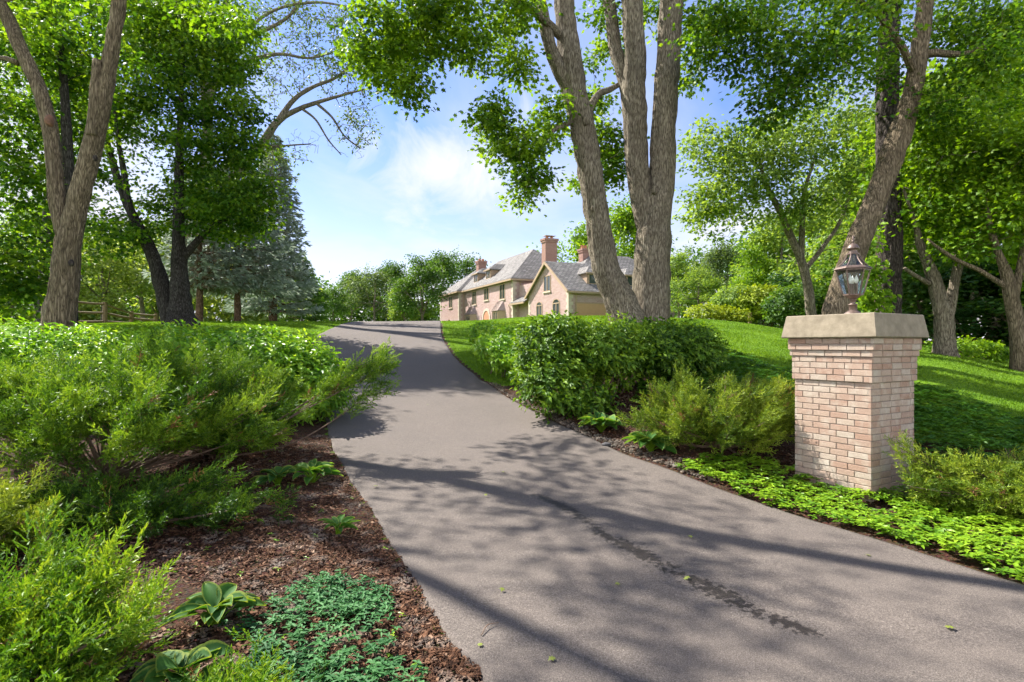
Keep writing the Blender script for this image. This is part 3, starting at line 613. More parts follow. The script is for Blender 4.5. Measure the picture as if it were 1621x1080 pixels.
C = blobs([(1440, -20, 120, 60, 15.4, 1.6, 50), (1580, 20, 80, 60, 15.4, 1.4, 40), (1230, 10, 120, 50, 15.4, 1.6, 50), (1360, -110, 240, 80, 15.4, 2.2, 36), (1590, 140, 50, 60, 15.6, 1, 26)], 28)
tree('straight_tree', 'straight dark rough barked trunk standing behind the lantern', 'tree', g0, [a], C, 44, .26, .125, .10, 'lobed', M['maple'], M['bark_dark'], 28, sides=40, step=.06, flare=1.15, up=.1, bump=.09)
# vine on the straight trunk
gv = Geo(); r = np.random.default_rng(5); vb = on_ground((1385 - CU) / F * 14.5, 14.5)
gs = Geo()
for i, (u, v, ru, rv, n) in enumerate([(1385, 430, 28, 26, 200), (1375, 470, 26, 24, 190), (1400, 475, 24, 20, 110), (1392, 375, 12, 26, 60), (1362, 500, 22, 20, 110)]):
    c = blob_px(u, v, ru, rv, 14.4, .22, n, r); k = len(c)
    add_leaves(gv, c, r.normal(size=(k, 3)) + np.array([0, -.4, -.5]), r.normal(size=(k, 3)) * .5 + np.array([-.2, -.6, .7]), .13 * (.7 + .6 * r.random(k)), .11, 'oval', np.clip(.6 + .25 * r.normal(size=k), 0, 1))
    q, rr = resample([vb, P(u - 6, v + 40, 14.45), P(u, v, 14.4)], [.02, .012, .006], .2); add_tube(gs, q, rr, 5)
rt = thing('climbing_vine', 'leafy green vine climbing the foot of the dark trunk beside the lantern', 'vine', vb)
build('leaves', gv, M['maple_bright'], rt, org=vb); build('stem', gs, M['stem'], rt, org=vb)

# ---- light green tree beyond the right lawn
d = 22.0; g0 = on_ground((1287 - CU) / F * d, d)
a = limb([(1290, 540, 22), (1284, 495, 17), (1274, 430, 15), (1253, 378, 13), (1232, 330, 10), (1212, 290, 7), (1200, 240, 4)], d)
b = limb([(1268, 410, 11), (1270, 360, 10), (1272, 310, 7), (1290, 250, 4)], d, -.3)
c = limb([(1272, 430, 9), (1300, 395, 8), (1330, 350, 6), (1350, 290, 3)], d, .5)
C = blobs([(1180, 260, 75, 60, d, 2, 100), (1130, 230, 50, 40, d, 1.6, 44), (1250, 230, 80, 60, d, 2, 90), (1330, 270, 60, 80, d + .5, 2, 80), (1150, 330, 60, 45, d, 1.8, 60), (1110, 320, 40, 40, d, 1.2, 30), (1250, 330, 70, 45, d, 1.8, 60), (1345, 380, 45, 55, d + 1, 1.5, 44), (1300, 190, 80, 40, d, 1.8, 44)], 29)
tree('pale_tree', 'tall light green tree with a slim forked trunk rising beyond the right lawn', 'tree', g0, [a, b, c], C, 30, .30, .17, .12, 'lobed', M['pale'], M['bark'], 29, sides=16, step=.15, flat=.35, jit=.22)
# ---- gnarled forked tree at the wood's edge
d = 14.6; g0 = on_ground((1497 - CU) / F * d, d)
a = limb([(1497, 572, 44), (1496, 545, 33), (1494, 510, 31), (1488, 480, 26), (1478, 440, 22), (1466, 410, 17), (1456, 385, 14), (1448, 350, 9), (1430, 300, 5)], d)
b = limb([(1498, 510, 22), (1505, 480, 20), (1511, 448, 18), (1519, 410, 16), (1526, 375, 14), (1537, 340, 10), (1550, 290, 6)], d, .2)
c = limb([(1472, 450, 10), (1450, 437, 8), (1432, 425, 6)], d, -.4)
e = limb([(1522, 395, 12), (1540, 372, 10), (1555, 366, 6)], d, -.5)
C = blobs([(1470, 260, 70, 70, d + .5, 1.6, 90), (1540, 250, 70, 70, d + .5, 1.6, 90), (1440, 340, 40, 50, d + .4, 1.2, 44), (1560, 330, 60, 45, d + .3, 1.2, 54), (1490, 360, 50, 30, d + .8, 1, 30), (1600, 230, 50, 80, d + 1, 1.4, 50), (1440, 200, 50, 50, d + 1, 1.4, 34)], 30)
tree('gnarled_tree', 'gnarled tree forking low at the edge of the wood right of the pillar', 'tree', g0, [a, b, c, e], C, 40, .27, .13, .10, 'lobed', M['maple_bright'], M['bark'], 30, sides=30, step=.08, flare=1.25, bump=.12)
d = 13.6; g0 = on_ground((1612 - CU) / F * d, d)
a = limb([(1622, 590, 40), (1616, 560, 30), (1608, 510, 27), (1600, 465, 25), (1592, 430, 20), (1580, 400, 14), (1568, 360, 12), (1563, 330, 8)], d)
b = limb([(1594, 455, 14), (1578, 445, 10), (1550, 428, 9), (1515, 412, 8), (1485, 392, 6), (1468, 378, 3)], d, .3)
c = limb([(1604, 470, 18), (1614, 430, 16), (1622, 380, 12), (1630, 310, 8)], d)
C = blobs([(1590, 330, 50, 50, d, 1.2, 50), (1640, 280, 60, 90, d, 1.6, 70), (1610, 240, 60, 50, d, 1.4, 44), (1530, 390, 34, 18, d + .3, .6, 14), (1660, 400, 40, 60, d, 1.2, 34)], 31)
tree('bent_tree', 'bent trunk with a long side limb right of the gnarled tree', 'tree', g0, [a, b, c], C, 40, .27, .13, .10, 'lobed', M['maple_bright'], M['bark_warm'], 31, sides=28, step=.08, flare=1.2, bump=.1)

M['scar'] = simple_mat('healed_cut', (.20, .095, .055), rough=.9, sc=14, bump=.5, col2=(.07, .04, .028))
def scar(label_part, root_name, u, v, d, sz, m):
    root = bpy.data.objects[root_name]; g = Geo(); a = np.linspace(0, np.pi / 2, 6); prof = np.stack([np.cos(a) * sz * (1 + .0 * a), np.sin(a) * sz * .55], 1); prof = np.vstack([prof[:1] * [1.15, 1] - [0, sz * .5], prof]); lathe(g, prof, 14)
    V = g.V[0]; V *= (1 + .14 * vnoise(V / sz * 1.5 + u))[:, None]; p = P(u, v, d); dr = unit(np.array([-p[0] * .6 - .15 * p[1], -p[1], .5])); x = unit(np.cross([0, 0, 1.], dr)); y = np.cross(dr, x)
    g.V[0] = V[:, :1] * x * .8 + V[:, 1:2] * y * 1.25 + V[:, 2:] * dr + p; build(label_part, g, m, root, smooth=True, org=root.location)
scar('pruning_scar', 'forked_tree', 77, 190, 10.86, .085, M['scar']); scar('knot', 'forked_tree', 112, 416, 10.68, .05, M['bark_dark']); scar('knot', 'forked_tree', 150, 250, 10.8, .045, M['bark_dark'])
scar('knot', 'leaning_oak', 927, 190, 13.4, .10, M['bark']); scar('knot', 'leaning_oak', 938, 330, 13.4, .05, M['bark']); scar('knot', 'forked_oak', 1036, 300, 13.85, .09, M['bark']); scar('knot', 'leaning_tree', 1452, 140, 12.75, .10, M['bark_warm']); scar('knot', 'leaning_tree', 1395, 245, 12.7, .07, M['bark_warm'])

# ------------------------------------------------------------------ background trees (prototypes, then copies)
def proto_tree(name, label, cat, loc, H, Wd, leafm, barkm, seed, group, low=.25, ncl=170, n=42, L=.34, cr=.5, shape='kite', slim=1.0):
    r = np.random.default_rng(seed); loc = np.asarray(loc, float)
    th = H * (low + .12); tr = .018 * H
    limbs = [(np.array([[0, 0, -.4], [.1, 0, th * .5], [0, .1, th], [.2, 0, H * .62], [.1, .1, H * .86]]) + loc, np.array([tr * 1.3, tr, tr * .85, tr * .5, tr * .15]))]
    for i in range(5):
        az = i * 1.257 + r.random() * .8; o = np.array([math.cos(az), math.sin(az), 0])
        limbs.append((np.array([[0, 0, th * (.7 + .12 * i)], *(o * Wd * .2 + np.array([[0, 0, H * .45]])), *(o * Wd * .36 + np.array([[0, 0, H * .62]]))]) + loc, np.array([tr * .5, tr * .35, tr * .12])))
    lum = []
    for i in range(17):
        az = r.random() * 6.28; zz = r.random(); q = math.sin(math.pi * (.12 + .83 * zz) ** .8) * (.62 + .5 * r.random()) * Wd * .36 * slim
        lum.append((math.cos(az) * q, math.sin(az) * q, H * (low + .06 + (.9 - low) * zz), Wd * (.13 + .1 * r.random())))
    lum.append((0, 0, H * .88, Wd * .16)); C = []
    for (x, y, z, q) in lum: C.append(ell(ncl // 18 + 1, (x, y, z), (q, q, q * .8), r, .4))
    C = np.concatenate(C) + loc
    return tree(name, label, cat, loc, limbs, C, n, cr, L, L * .75, shape, leafm, barkm, seed, group, sides=10, step=.5, bump=.04, rmin=.02, k=.012, bsides=4, jit=.2)
def recolor(o, leafm):
    for ch in o.children:
        if ch.name.startswith('crown'):
            ch.material_slots[0].link = 'OBJECT'; ch.material_slots[0].material = leafm
def at(u, d): return on_ground((u - CU) / F * d, d)
def fit(o, H, H0, w=1.0, rz=0.0):
    s = H / H0; o.scale = (s * w, s * w, s); o.rotation_euler = (0, 0, rz)
def top(v, d, u): return CAMZ + (HV - v) / F * d - float(tz((u - CU) / F * d, d))

p1 = proto_tree('background_tree', 'x', 'tree', (0, 0, 0), 12, 10, M['mid'], M['bark'], 41, 'trees along the far skyline')
p2 = proto_tree('background_tree', 'x', 'tree', (0, 0, 0), 12, 9, M['grey_green'], M['bark'], 42, 'trees along the far skyline', low=.12, ncl=190)
p3 = proto_tree('background_tree', 'x', 'tree', (0, 0, 0), 12, 11, M['pale'], M['bark'], 43, 'trees along the far skyline', low=.3, ncl=150)
protos = [p1, p2, p3]; used = [False] * 3
def bg(u, d, vtop, kind, leafm, label, group=None, w=1.0, rz=None, cat='tree', sink=.0):
    k = kind
    o = protos[k] if not used[k] else copy_tree(protos[k]); used[k] = True
    o.location = Vector(at(u, d)) - Vector((0, 0, sink)); fit(o, top(vtop, d, u) + sink, 11.6, w, R.random() * 6.28 if rz is None else rz)
    tag(o, label, cat, group or 'trees along the far skyline'); recolor(o, M[leafm]); return o
SKY = 'trees along the far skyline'
bg(500, 92, 452, 1, 'mid', 'small bushy skyline tree next to the spruces at the crest of the drive')
bg(528, 100, 456, 2, 'mid', 'low pale rounded skyline tree just right of the bushy one by the spruces')
bg(556, 110, 436, 0, 'mid', 'dark skyline tree with an open crown left of the drive crest')
bg(592, 104, 430, 2, 'grey_green', 'broad grey green skyline tree over the middle of the drive crest', w=1.1)
bg(622, 118, 424, 0, 'mid', 'tall thin skyline tree showing between two broader crowns over the drive')
bg(640, 96, 448, 1, 'pale', 'low yellowish skyline tree tucked in front of taller crowns over the drive')
bg(668, 92, 414, 1, 'mid', 'full rounded green tree standing just left of the house', w=1.12)
bg(700, 118, 410, 0, 'mid', 'open crowned tree rising behind the left end of the house')
bg(736, 126, 408, 2, 'mid', 'tree top showing behind the left chimney of the house')
bg(930, 104, 362, 2, 'maple_bright', 'bright green tree showing between the chimney and the leaning oak')
bg(990, 98, 332, 0, 'maple_bright', 'tall bright green tree showing between the two big oaks', w=.9)
LW = 'trees and bushes behind the rail fence'
bg(20, 36, 395, 2, 'yellow', 'bright yellow green bush glowing left of the forked trunk', LW, w=1.3)
bg(165, 40, 380, 2, 'willow', 'pale feathery tree right behind the rail fence', LW, w=1.3)
bg(225, 46, 372, 0, 'willow', 'pale tree between the rail fence and the twin trunks', LW, w=1.2)
bg(130, 60, 350, 1, 'mid', 'tall backdrop tree between the forked trunk and the maple', LW)
bg(-60, 34, 380, 1, 'dark', 'dark tree closing the view at the left edge', LW)
bg(60, 42, 330, 0, 'maple_bright', 'bright leafy tree just behind the foot of the forked trunk', LW)
bg(250, 50, 395, 1, 'mid', 'green tree in the gap behind the twin trunks of the maple', LW)
RW = 'trees behind the right lawn'
bg(1105, 38, 426, 2, 'pale', 'small round crowned tree beside the forked oak with a thin dark trunk', RW, w=1.05)
bg(1075, 58, 404, 1, 'pale', 'pale green tree just right of the forked oak trunk', RW)
bg(1150, 60, 395, 0, 'grey_green', 'grey green tree behind the small round crowned tree', RW)
bg(1190, 40, 398, 1, 'maple_bright', 'vivid green bushy tree behind the yellow shrub', RW, w=.9)
bg(1240, 48, 340, 1, 'pale', 'leafy backdrop tree behind the slim light green tree', RW, w=1.1)
bg(1320, 36, 320, 0, 'pale', 'mid green tree filling the gap left of the leaning trunk', RW)
bg(1370, 30, 250, 1, 'pale', 'light tree behind the gap between the leaning and the straight trunk', RW)
bg(1430, 27, 180, 0, 'maple_bright', 'light leafy tree just right of the straight dark trunk', RW)
bg(1500, 30, 130, 2, 'pale', 'tall pale tree over the gnarled tree', RW)
bg(1570, 26, 150, 1, 'pale', 'broad pale crown above the bent tree at the wood edge', RW, w=1.1)
bg(1650, 24, 60, 0, 'maple_bright', 'tall bright tree at the right edge of the wood', RW)
bg(1460, 23, 400, 1, 'mid', 'dark thicket tree behind the gnarled trunk', RW, w=1.8, sink=.8)
bg(1545, 21, 420, 1, 'dark', 'dark thicket tree between the gnarled and the bent trunk', RW, w=1.9, sink=.8)
bg(1640, 20, 400, 1, 'mid', 'dark thicket tree behind the bent trunk', RW, w=1.9, sink=.8)
bg(1340, 27, 430, 1, 'mid', 'low leafy tree just left of the lantern behind the leaning trunk', RW, w=1.7, sink=.8)
bg(1255, 34, 440, 1, 'dark', 'low dark tree at the foot of the slim light green tree', RW, w=1.9, sink=.8)

def woodland(label, u0, u1, d, rd, vt, vj, n, nl, L, leafm, seed, cr=.6):
    r = np.random.default_rng(seed); u = u0 + (u1 - u0) * r.random(n); dd_ = d + rd * (r.random(n) - .3)
    x = (u - CU) / F * dd_; z0 = tz(x, dd_); vtop = vt + vj * (fbm(np.stack([u / 45, u * 0 + seed, u * 0], 1), 3)); zt = CAMZ + (HV - vtop) / F * dd_
    z = z0 + .2 + (zt - z0) * r.random(n) ** .8; gl = Geo()
    leafage(gl, np.stack([x, dd_, z], 1), nl, cr, L, L * .75, 'kite', r, flat=.75, tintc=np.clip(.5 + .28 * vnoise(np.stack([x * .35, z * .5, dd_ * .2], 1)) + .15 * r.normal(size=n), 0, 1), jit=.15)
    return tag(build('woodland', gl, leafm), label, 'woodland', kind='stuff')
woodland('pale leafy woodland filling the gap behind the rail fence and the conifers', -60, 462, 58, 14, 425, 45, 900, 40, .5, M['willow'], 151, .9)
woodland('leafy woodland edging the lawn far to the left of the fence', -1500, -60, 46, 14, 330, 90, 420, 40, .5, M['mid'], 155, 1.0)
woodland('low distant woodland along the crest behind the drive', 440, 712, 122, 18, 462, 30, 420, 26, .8, M['mid'], 152, 1.2)
woodland('leafy woodland closing the view behind the right lawn', 1062, 1420, 66, 14, 412, 60, 330, 34, .55, M['mid'], 153, 1.0)
woodland('leafy woodland carrying on to the right of the bent tree', 1760, 3000, 34, 10, 300, 100, 360, 40, .45, M['mid'], 156, 1.0)
woodland('deep shaded woodland behind the gnarled and bent trees', 1400, 1760, 32, 8, 300, 120, 420, 40, .34, M['mid'], 154, .8)

# ------------------------------------------------------------------ spruces
def spruce(label, u, d, vtop, Rb, seed, leafm, bare=.12, name='blue_spruce', dens=1.0):
    r = np.random.default_rng(seed); base = at(u, d); H = top(vtop, d, u); root = thing(name, label, 'spruce tree', base, 'conifers on the lawn')
    gt = Geo(); q, rr = resample([base - [0, 0, .3], base + [0, 0, H * .5], base + [0, 0, H]], [.02 * H, .013 * H, .01], .4); add_tube(gt, q, rr, 12, bump=.06, seed=seed)
    build('trunk', gt, M['bark_red'], root, smooth=True, org=base)
    gb = Geo(); gl = Geo(); gd = Geo(); z = H * bare; i = 0
    while z < H * .985:
        f = (1 - z / H); L = Rb * (f ** .75) * (.85 + .3 * r.random()); nb = int(6 + 5 * f)
        for k in range(nb):
            az = k * 6.283 / nb + r.random() * .7; o = np.array([math.cos(az), math.sin(az), 0.]); l = L * (.75 + .4 * r.random())
            t = np.linspace(0, 1, 6)[:, None]; sag = -.32 * f + .18
            pts = base + np.array([0, 0, z]) + o * l * t + np.array([0, 0, 1.]) * l * (sag * t + (.22 * f) * t ** 2.5 - .02)
            add_tube(gb, pts, np.linspace(.012 + .009 * l, .005, 6), 4)
            m = int(dens * (10 + 26 * l)); tt = .3 + .7 * r.random(m) ** .7; pp = base + np.array([0, 0, z]) + o * l * tt[:, None] + np.array([0, 0, 1.]) * (l * (sag * tt + .22 * f * tt ** 2.5))[:, None]
            side = np.cross(o, [0, 0, 1.]); sw = r.normal(size=m) * (.12 + .20 * l * (1 - tt * .6)) * .8; pp = pp + side * sw[:, None] + np.stack([np.zeros(m), np.zeros(m), -np.abs(sw) * .25 - .1 * r.random(m)], 1)
            T = o * .8 + side * np.sign(sw)[:, None] * .6 + r.normal(size=(m, 3)) * .35 + np.array([0, 0, -.25])
            md = int(5 + 9 * l); td = .12 + .5 * r.random(md); pd_ = base + np.array([0, 0, z]) + o * l * td[:, None] + np.array([0, 0, 1.]) * (l * sag * td)[:, None]
            add_leaves(gd, pd_, o * .5 + side * r.normal(size=md)[:, None] + np.array([0, 0, -.3]) + r.normal(size=(md, 3)) * .3, r.normal(size=(md, 3)), .30 * (.5 + r.random(md)), .035, 'kite', r.random(md))
            add_leaves(gl, pp, T, r.normal(size=(m, 3)) * .6 + np.array([0, 0, .8]), .34 * (.6 + .7 * r.random(m)), .12, 'kite', np.clip(.5 + .25 * r.normal(size=m), 0, 1))
        z += (.30 + .12 * r.random()) * (.8 + .5 * f); i += 1
    build('branches', gb, M['bark_red'], root, org=base); build('crown', gl, leafm, root, org=base); build('dead_twigs', gd, M['dead_wood'], root, org=base); return root
spruce('blue grey spruce with a bare brown lower trunk right of the twin trunked maple', 376, 30, 232, 3.4, 51, M['spruce'], bare=.19)
spruce('tall blue grey spruce whose right side edges the sky above the drive', 432, 37, 205, 3.1, 52, M['spruce'], bare=.08)
spruce('spruce with dead brown lower branches close behind the twin trunked maple', 316, 27, 245, 2.8, 53, M['spruce'], bare=.22, dens=.6)
spruce('small dark green conifer at the right foot of the blue spruces', 478, 46, 402, 2.2, 54, M['mid'], bare=.04, name='dark_conifer')

# ------------------------------------------------------------------ junipers
def frond_variant(seed):
    r = np.random.default_rng(seed); V = []; 
    def blade(p, dr, L, w):
        dr = unit(dr); s = unit(np.cross(dr, r.normal(size=3))); V.append([p - s * w, p + s * w, p + dr * L])
    ns = 12
    for i in range(ns):
        t = .06 + .94 * i / (ns - 1); p = np.array([t, .03 * math.sin(5 * t), .12 * t * t]); sd = 1 if i % 2 else -1
        ang = math.radians(38 + 12 * r.normal()); roll = r.normal() * .7; L = (1 - t) * .42 + .13
        lat = np.array([0, math.cos(roll) * sd, math.sin(roll)]); dr = unit(np.array([math.cos(ang), 0, .1]) + lat * math.sin(ang)) if i < ns - 1 else np.array([1, 0, .2])
        m = 3 + int(6 * L)
        for k in range(m):
            q = p + dr * L * (k + .3) / m; b = unit(dr + r.normal(size=3) * .42); blade(q, b, .11 + .06 * r.random(), .024)
        blade(p, dr, L * 1.05, .018)
    blade(np.zeros(3), np.array([1, 0, .1]), 1, .008)
    return np.array(V)
FR = [frond_variant(100 + i) for i in range(6)]
def add_fronds(g, Pp, X, Up, L, tint, r, att=None):
    X = unit(X); Y = unit(np.cross(Up, X)); Z = np.cross(X, Y); vi = r.integers(0, len(FR), len(Pp))
    for k, fv in enumerate(FR):
        s = vi == k
        if not s.any(): continue
        lo = fv.reshape(-1, 3); n = s.sum(); l = L[s][:, None, None]
        V = Pp[s][:, None] + l * (lo[None, :, :1] * X[s][:, None] + lo[None, :, 1:2] * Y[s][:, None] + lo[None, :, 2:] * Z[s][:, None])
        nb = len(fv); f = np.arange(n * nb * 3).reshape(-1, 3)
        tt = np.clip(np.repeat(tint[s], nb) + r.normal(size=n * nb) * .16, 0, 1)
        g.add(V.reshape(-1, 3), f, tint=tt)
def juniper(label, c, rx, ry, h, npl, per, fl, leafm, seed, zlow=.12, upb=.35, extra=(), tips_el=(5, 78), plen=.6, deadf=.03, tintb=.5, zd=.55, bias=(.22, -.08), group='spreading junipers in the beds'):
    r = np.random.default_rng(seed); base = on_ground(c[0], c[1]); root = thing('juniper', label, 'juniper', base, group)
    gl = Geo(); gb = Geo(); gd = Geo()
    tips = []
    for i in range(npl):
        az = i * 2.39996 + r.normal() * .25; s0 = math.sin(math.radians(tips_el[0])); s1 = math.sin(math.radians(tips_el[1]))
        el = math.asin(s0 + (s1 - s0) * ((i + .5) / npl)) ; k = .68 + .42 * r.random()
        tips.append(base + np.array([math.cos(az) * math.cos(el) * rx * k, math.sin(az) * math.cos(el) * ry * k, zlow * h + math.sin(el) * h * k]))
    tips += [np.asarray(e) for e in extra]
    for tp in tips:
        tp = tp.copy(); tp[2] = max(tp[2], float(tz(tp[0], tp[1])) + .08)
        st0 = base + np.array([r.normal() * .05, r.normal() * .05, .03]); mid = st0 + (tp - st0) * .5 + np.array([0, 0, -.05 * h + .04 * r.normal()]) + r.normal(size=3) * .06
        q, rr = resample([st0, mid, tp], [.016, .010, .003], .1); add_tube(gb, q, rr, 5)
        n = int(per * (.7 + .6 * r.random())); Lq = np.linalg.norm(tp - st0); t0 = max(.28, 1 - plen / Lq); t = t0 + (1.0 - t0) * r.random(n) ** .75
        idx_ = np.clip((t * (len(q) - 1)).astype(int), 0, len(q) - 1); p = q[idx_] + r.normal(size=(n, 3)) * .045
        ax = unit(np.gradient(q, axis=0))[idx_]; X = ax * np.array([.8, .8, .8 * zd]) + r.normal(size=(n, 3)) * np.array([.42, .42, .3]) + np.array([bias[0], bias[1], upb * .7])
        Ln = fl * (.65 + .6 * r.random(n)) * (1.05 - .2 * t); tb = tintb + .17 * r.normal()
        dead = r.random(n) < deadf
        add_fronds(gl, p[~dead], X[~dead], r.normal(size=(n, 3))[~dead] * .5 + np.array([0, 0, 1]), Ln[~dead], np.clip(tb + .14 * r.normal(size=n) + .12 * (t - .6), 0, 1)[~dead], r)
        if dead.any(): add_fronds(gd, p[dead], X[dead], r.normal(size=(n, 3))[dead] * .5 + np.array([0, 0, 1]), Ln[dead] * .8, r.random(n)[dead], r)
    for _ in range(14):   # bare inner wood
        az = r.random() * 6.28; e = base + np.array([math.cos(az) * rx * .5, math.sin(az) * ry * .5, h * (.15 + .35 * r.random())]); q, rr = resample([base, (base + e) / 2 + [0, 0, .06], e], [.03, .02, .008], .1); add_tube(gb, q, rr, 5)
    build('branches', gb, M['stem'], root, org=base); build('foliage', gl, leafm, root, org=base)
    if not gd.empty(): build('dead_sprays', gd, M['dead_needle'], root, org=base)
    return root
juniper('large spreading green juniper at the left edge with dark stems showing beneath', (-4.5, 6.3), 2.0, 1.5, 1.15, 80, 32, .29, M['juniper'], 61, tips_el=(14, 80), zlow=.3, tintb=.48)
juniper('green juniper reaching feathery sprays out over the driveway', (-3.75, 7.35), .92, 1.35, 1.08, 64, 34, .28, M['juniper'], 62, tips_el=(8, 80), zlow=.25, extra=[P(618, 578, 7.6), P(606, 562, 7.7), P(608, 610, 7.5), P(560, 585, 7.4), P(540, 600, 7.4)])
juniper('low shaded juniper trailing over the mulch under the large left juniper', (-3.5, 5.2), 1.3, .7, .38, 44, 22, .24, M['juniper'], 63, tips_el=(6, 60), zlow=.2, tintb=.3, deadf=.03)  # lower tint base puts the shade under the big juniper into the needle colour
juniper('vivid yellow green juniper in the near left corner', (-2.55, 2.68), .74, .78, .42, 56, 32, .22, M['juniper_vivid'], 64, tips_el=(8, 80), zlow=.15, upb=.6, zd=.6, tintb=.52, extra=[P(215, 880, 2.9), P(190, 905, 2.8), P(160, 850, 3.1), P(240, 955, 2.6), P(85, 838, 3.2)])
juniper('little vivid juniper tuft between the hosta and the near left corner', (-1.2, 2.35), .42, .35, .22, 22, 22, .16, M['juniper_vivid'], 65, tips_el=(15, 80), upb=.6)
juniper('yellowish juniper at the left edge between the shaded one and the near corner', (-4.35, 4.35), .75, .7, .68, 34, 28, .24, M['juniper_gold'], 66, tips_el=(10, 80), upb=.5)
juniper('golden green juniper crowding the left side of the brick pillar', (2.82, 7.65), 1.22, 1.0, .84, 100, 30, .22, M['juniper_gold'], 67, tips_el=(10, 66), zlow=.24, upb=.3, extra=[P(1262, 655, 7.1), P(1255, 690, 7.0), P(1245, 610, 7.4)], deadf=.05)
juniper('golden green juniper spreading in front of the right side of the pillar', (5.0, 5.5), 1.05, .75, .56, 74, 30, .2, M['juniper_gold'], 68, tips_el=(8, 66), zlow=.2, upb=.32, extra=[P(1412, 702, 5.9), P(1425, 715, 5.9), P(1432, 740, 5.8), P(1440, 770, 5.6)])

# ------------------------------------------------------------------ broadleaf shrubs
def shrub(name, label, c, lumps, nw, leafm, L, W, seed, stems=10, group=None, shape='oval', nl=7, sh=.16, inner=.55, cat='shrub', stem_top=.6):
    r = np.random.default_rng(seed); base = on_ground(c[0], c[1]); root = thing(name, label, cat, base, group); gl = Geo(); gb = Geo()
    tot = sum(l[3] * l[4] + l[3] * l[5] + l[4] * l[5] for l in lumps)
    for (x, y, z, rx, ry, rz) in lumps:
        k = int(nw * (rx * ry + rx * rz + ry * rz) / tot); d_ = rnd_dir(k, r); q = 1 - np.abs(r.normal(size=k)) * sh
        q = q * (1 + .20 * vnoise(d_ * 2.6 + seed)); ce = np.array([x, y, z]); p = ce + d_ * q[:, None] * np.array([rx, ry, rz])
        keep = p[:, 2] > tz(p[:, 0], p[:, 1]) + .06; p = p[keep]; d_ = d_[keep]; k = len(p)
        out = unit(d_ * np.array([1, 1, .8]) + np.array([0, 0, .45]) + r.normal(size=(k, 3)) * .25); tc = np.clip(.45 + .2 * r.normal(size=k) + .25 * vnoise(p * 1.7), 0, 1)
        a1 = unit(np.cross(out, np.array([.3, .2, 1.]))); b1 = np.cross(out, a1)
        for i in range(nl):
            an = i * 2.4 + r.random(k) * .8; rad = (a1 * np.cos(an)[:, None] + b1 * np.sin(an)[:, None]); up_ = .15 + .8 * (i / nl)
            T = rad + out * (up_ - .05) + np.array([0, 0, .02]); Nn = out - rad * (up_ * .6) + r.normal(size=(k, 3)) * .18
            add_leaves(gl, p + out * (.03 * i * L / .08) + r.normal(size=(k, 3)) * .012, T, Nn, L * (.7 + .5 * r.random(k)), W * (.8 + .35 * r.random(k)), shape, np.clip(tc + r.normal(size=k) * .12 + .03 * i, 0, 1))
        for i in range(max(3, stems // len(lumps))):
            az = r.random() * 6.28; e = ce + np.array([math.cos(az) * rx * inner, math.sin(az) * ry * inner, rz * (r.random() * .9 - .1)]); b0 = base + np.array([(x - c[0]) * .45 + r.normal() * .09, (y - c[1]) * .45 + r.normal() * .09, -.05]); b0[2] = float(tz(b0[0], b0[1])) - .04
            qq, rr = resample([b0, b0 + (e - b0) * .5 + [0, 0, .12] + r.normal(size=3) * .04, e], [.02, .014, .005], .1); add_tube(gb, qq, rr, 6)
    build('stems', gb, M['stem'], root, smooth=True, org=base); build('foliage', gl, leafm, root, org=base); return root
def lump(u, v, d, rx, ry, rz): q = P(u, v, d); return (q[0], q[1], q[2], rx, ry, rz)
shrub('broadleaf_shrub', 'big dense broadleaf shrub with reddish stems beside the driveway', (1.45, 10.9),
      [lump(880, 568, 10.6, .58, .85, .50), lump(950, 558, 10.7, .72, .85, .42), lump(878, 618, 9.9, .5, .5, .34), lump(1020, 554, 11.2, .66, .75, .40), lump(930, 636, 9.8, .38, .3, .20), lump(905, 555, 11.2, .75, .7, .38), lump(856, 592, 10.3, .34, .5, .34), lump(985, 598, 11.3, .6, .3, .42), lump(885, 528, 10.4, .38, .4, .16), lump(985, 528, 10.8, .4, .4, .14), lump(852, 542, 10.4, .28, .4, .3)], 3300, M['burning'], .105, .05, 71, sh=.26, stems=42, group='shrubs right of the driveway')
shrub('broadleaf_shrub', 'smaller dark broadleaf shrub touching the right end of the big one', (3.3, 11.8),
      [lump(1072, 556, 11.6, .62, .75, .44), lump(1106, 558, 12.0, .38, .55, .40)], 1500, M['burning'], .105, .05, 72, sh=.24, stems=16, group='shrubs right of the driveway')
PV = 'light green shrubs behind the left junipers'
for i, (u, v, d, rx, rz, lab) in enumerate([(20, 566, 9.6, 1.0, .42, 'light green shrub at the left edge in front of the forked trunk'), (150, 575, 9.4, 1.0, .42, 'light green shrub with upright shoots below the rail fence'),
      (280, 572, 9.8, 1.0, .45, 'light green shrub below the twin trunked maple'), (400, 572, 10.2, .95, .42, 'light green shrub in front of the spruces behind the junipers'), (478, 590, 10.3, .5, .45, 'light green shrub nearest the driveway behind the junipers')]):
    q = P(u, v, d)
    shrub('light_shrub', lab, (q[0], q[1]), [(q[0], q[1], q[2], rx, .7, rz), (q[0] + .3, q[1] - .2, q[2] - .3, rx * .9, .7, rz)], 800, M['privet'], .11, .05, 73 + i, stems=14, group=PV)
# yellow-green low shrub between lawn strip and the big shrub
shrub('low_shrub', 'low yellow green bushy plant between the lawn strip and the big shrub', tuple(at(785, 15)[:2]), [lump(790, 553, 14.8, .42, 1.5, .17), lump(778, 532, 18, .5, 1.6, .17), lump(806, 572, 13.6, .22, .7, .14)], 1300, M['privet'], .12, .065, 79, stems=6, cat='low plant')
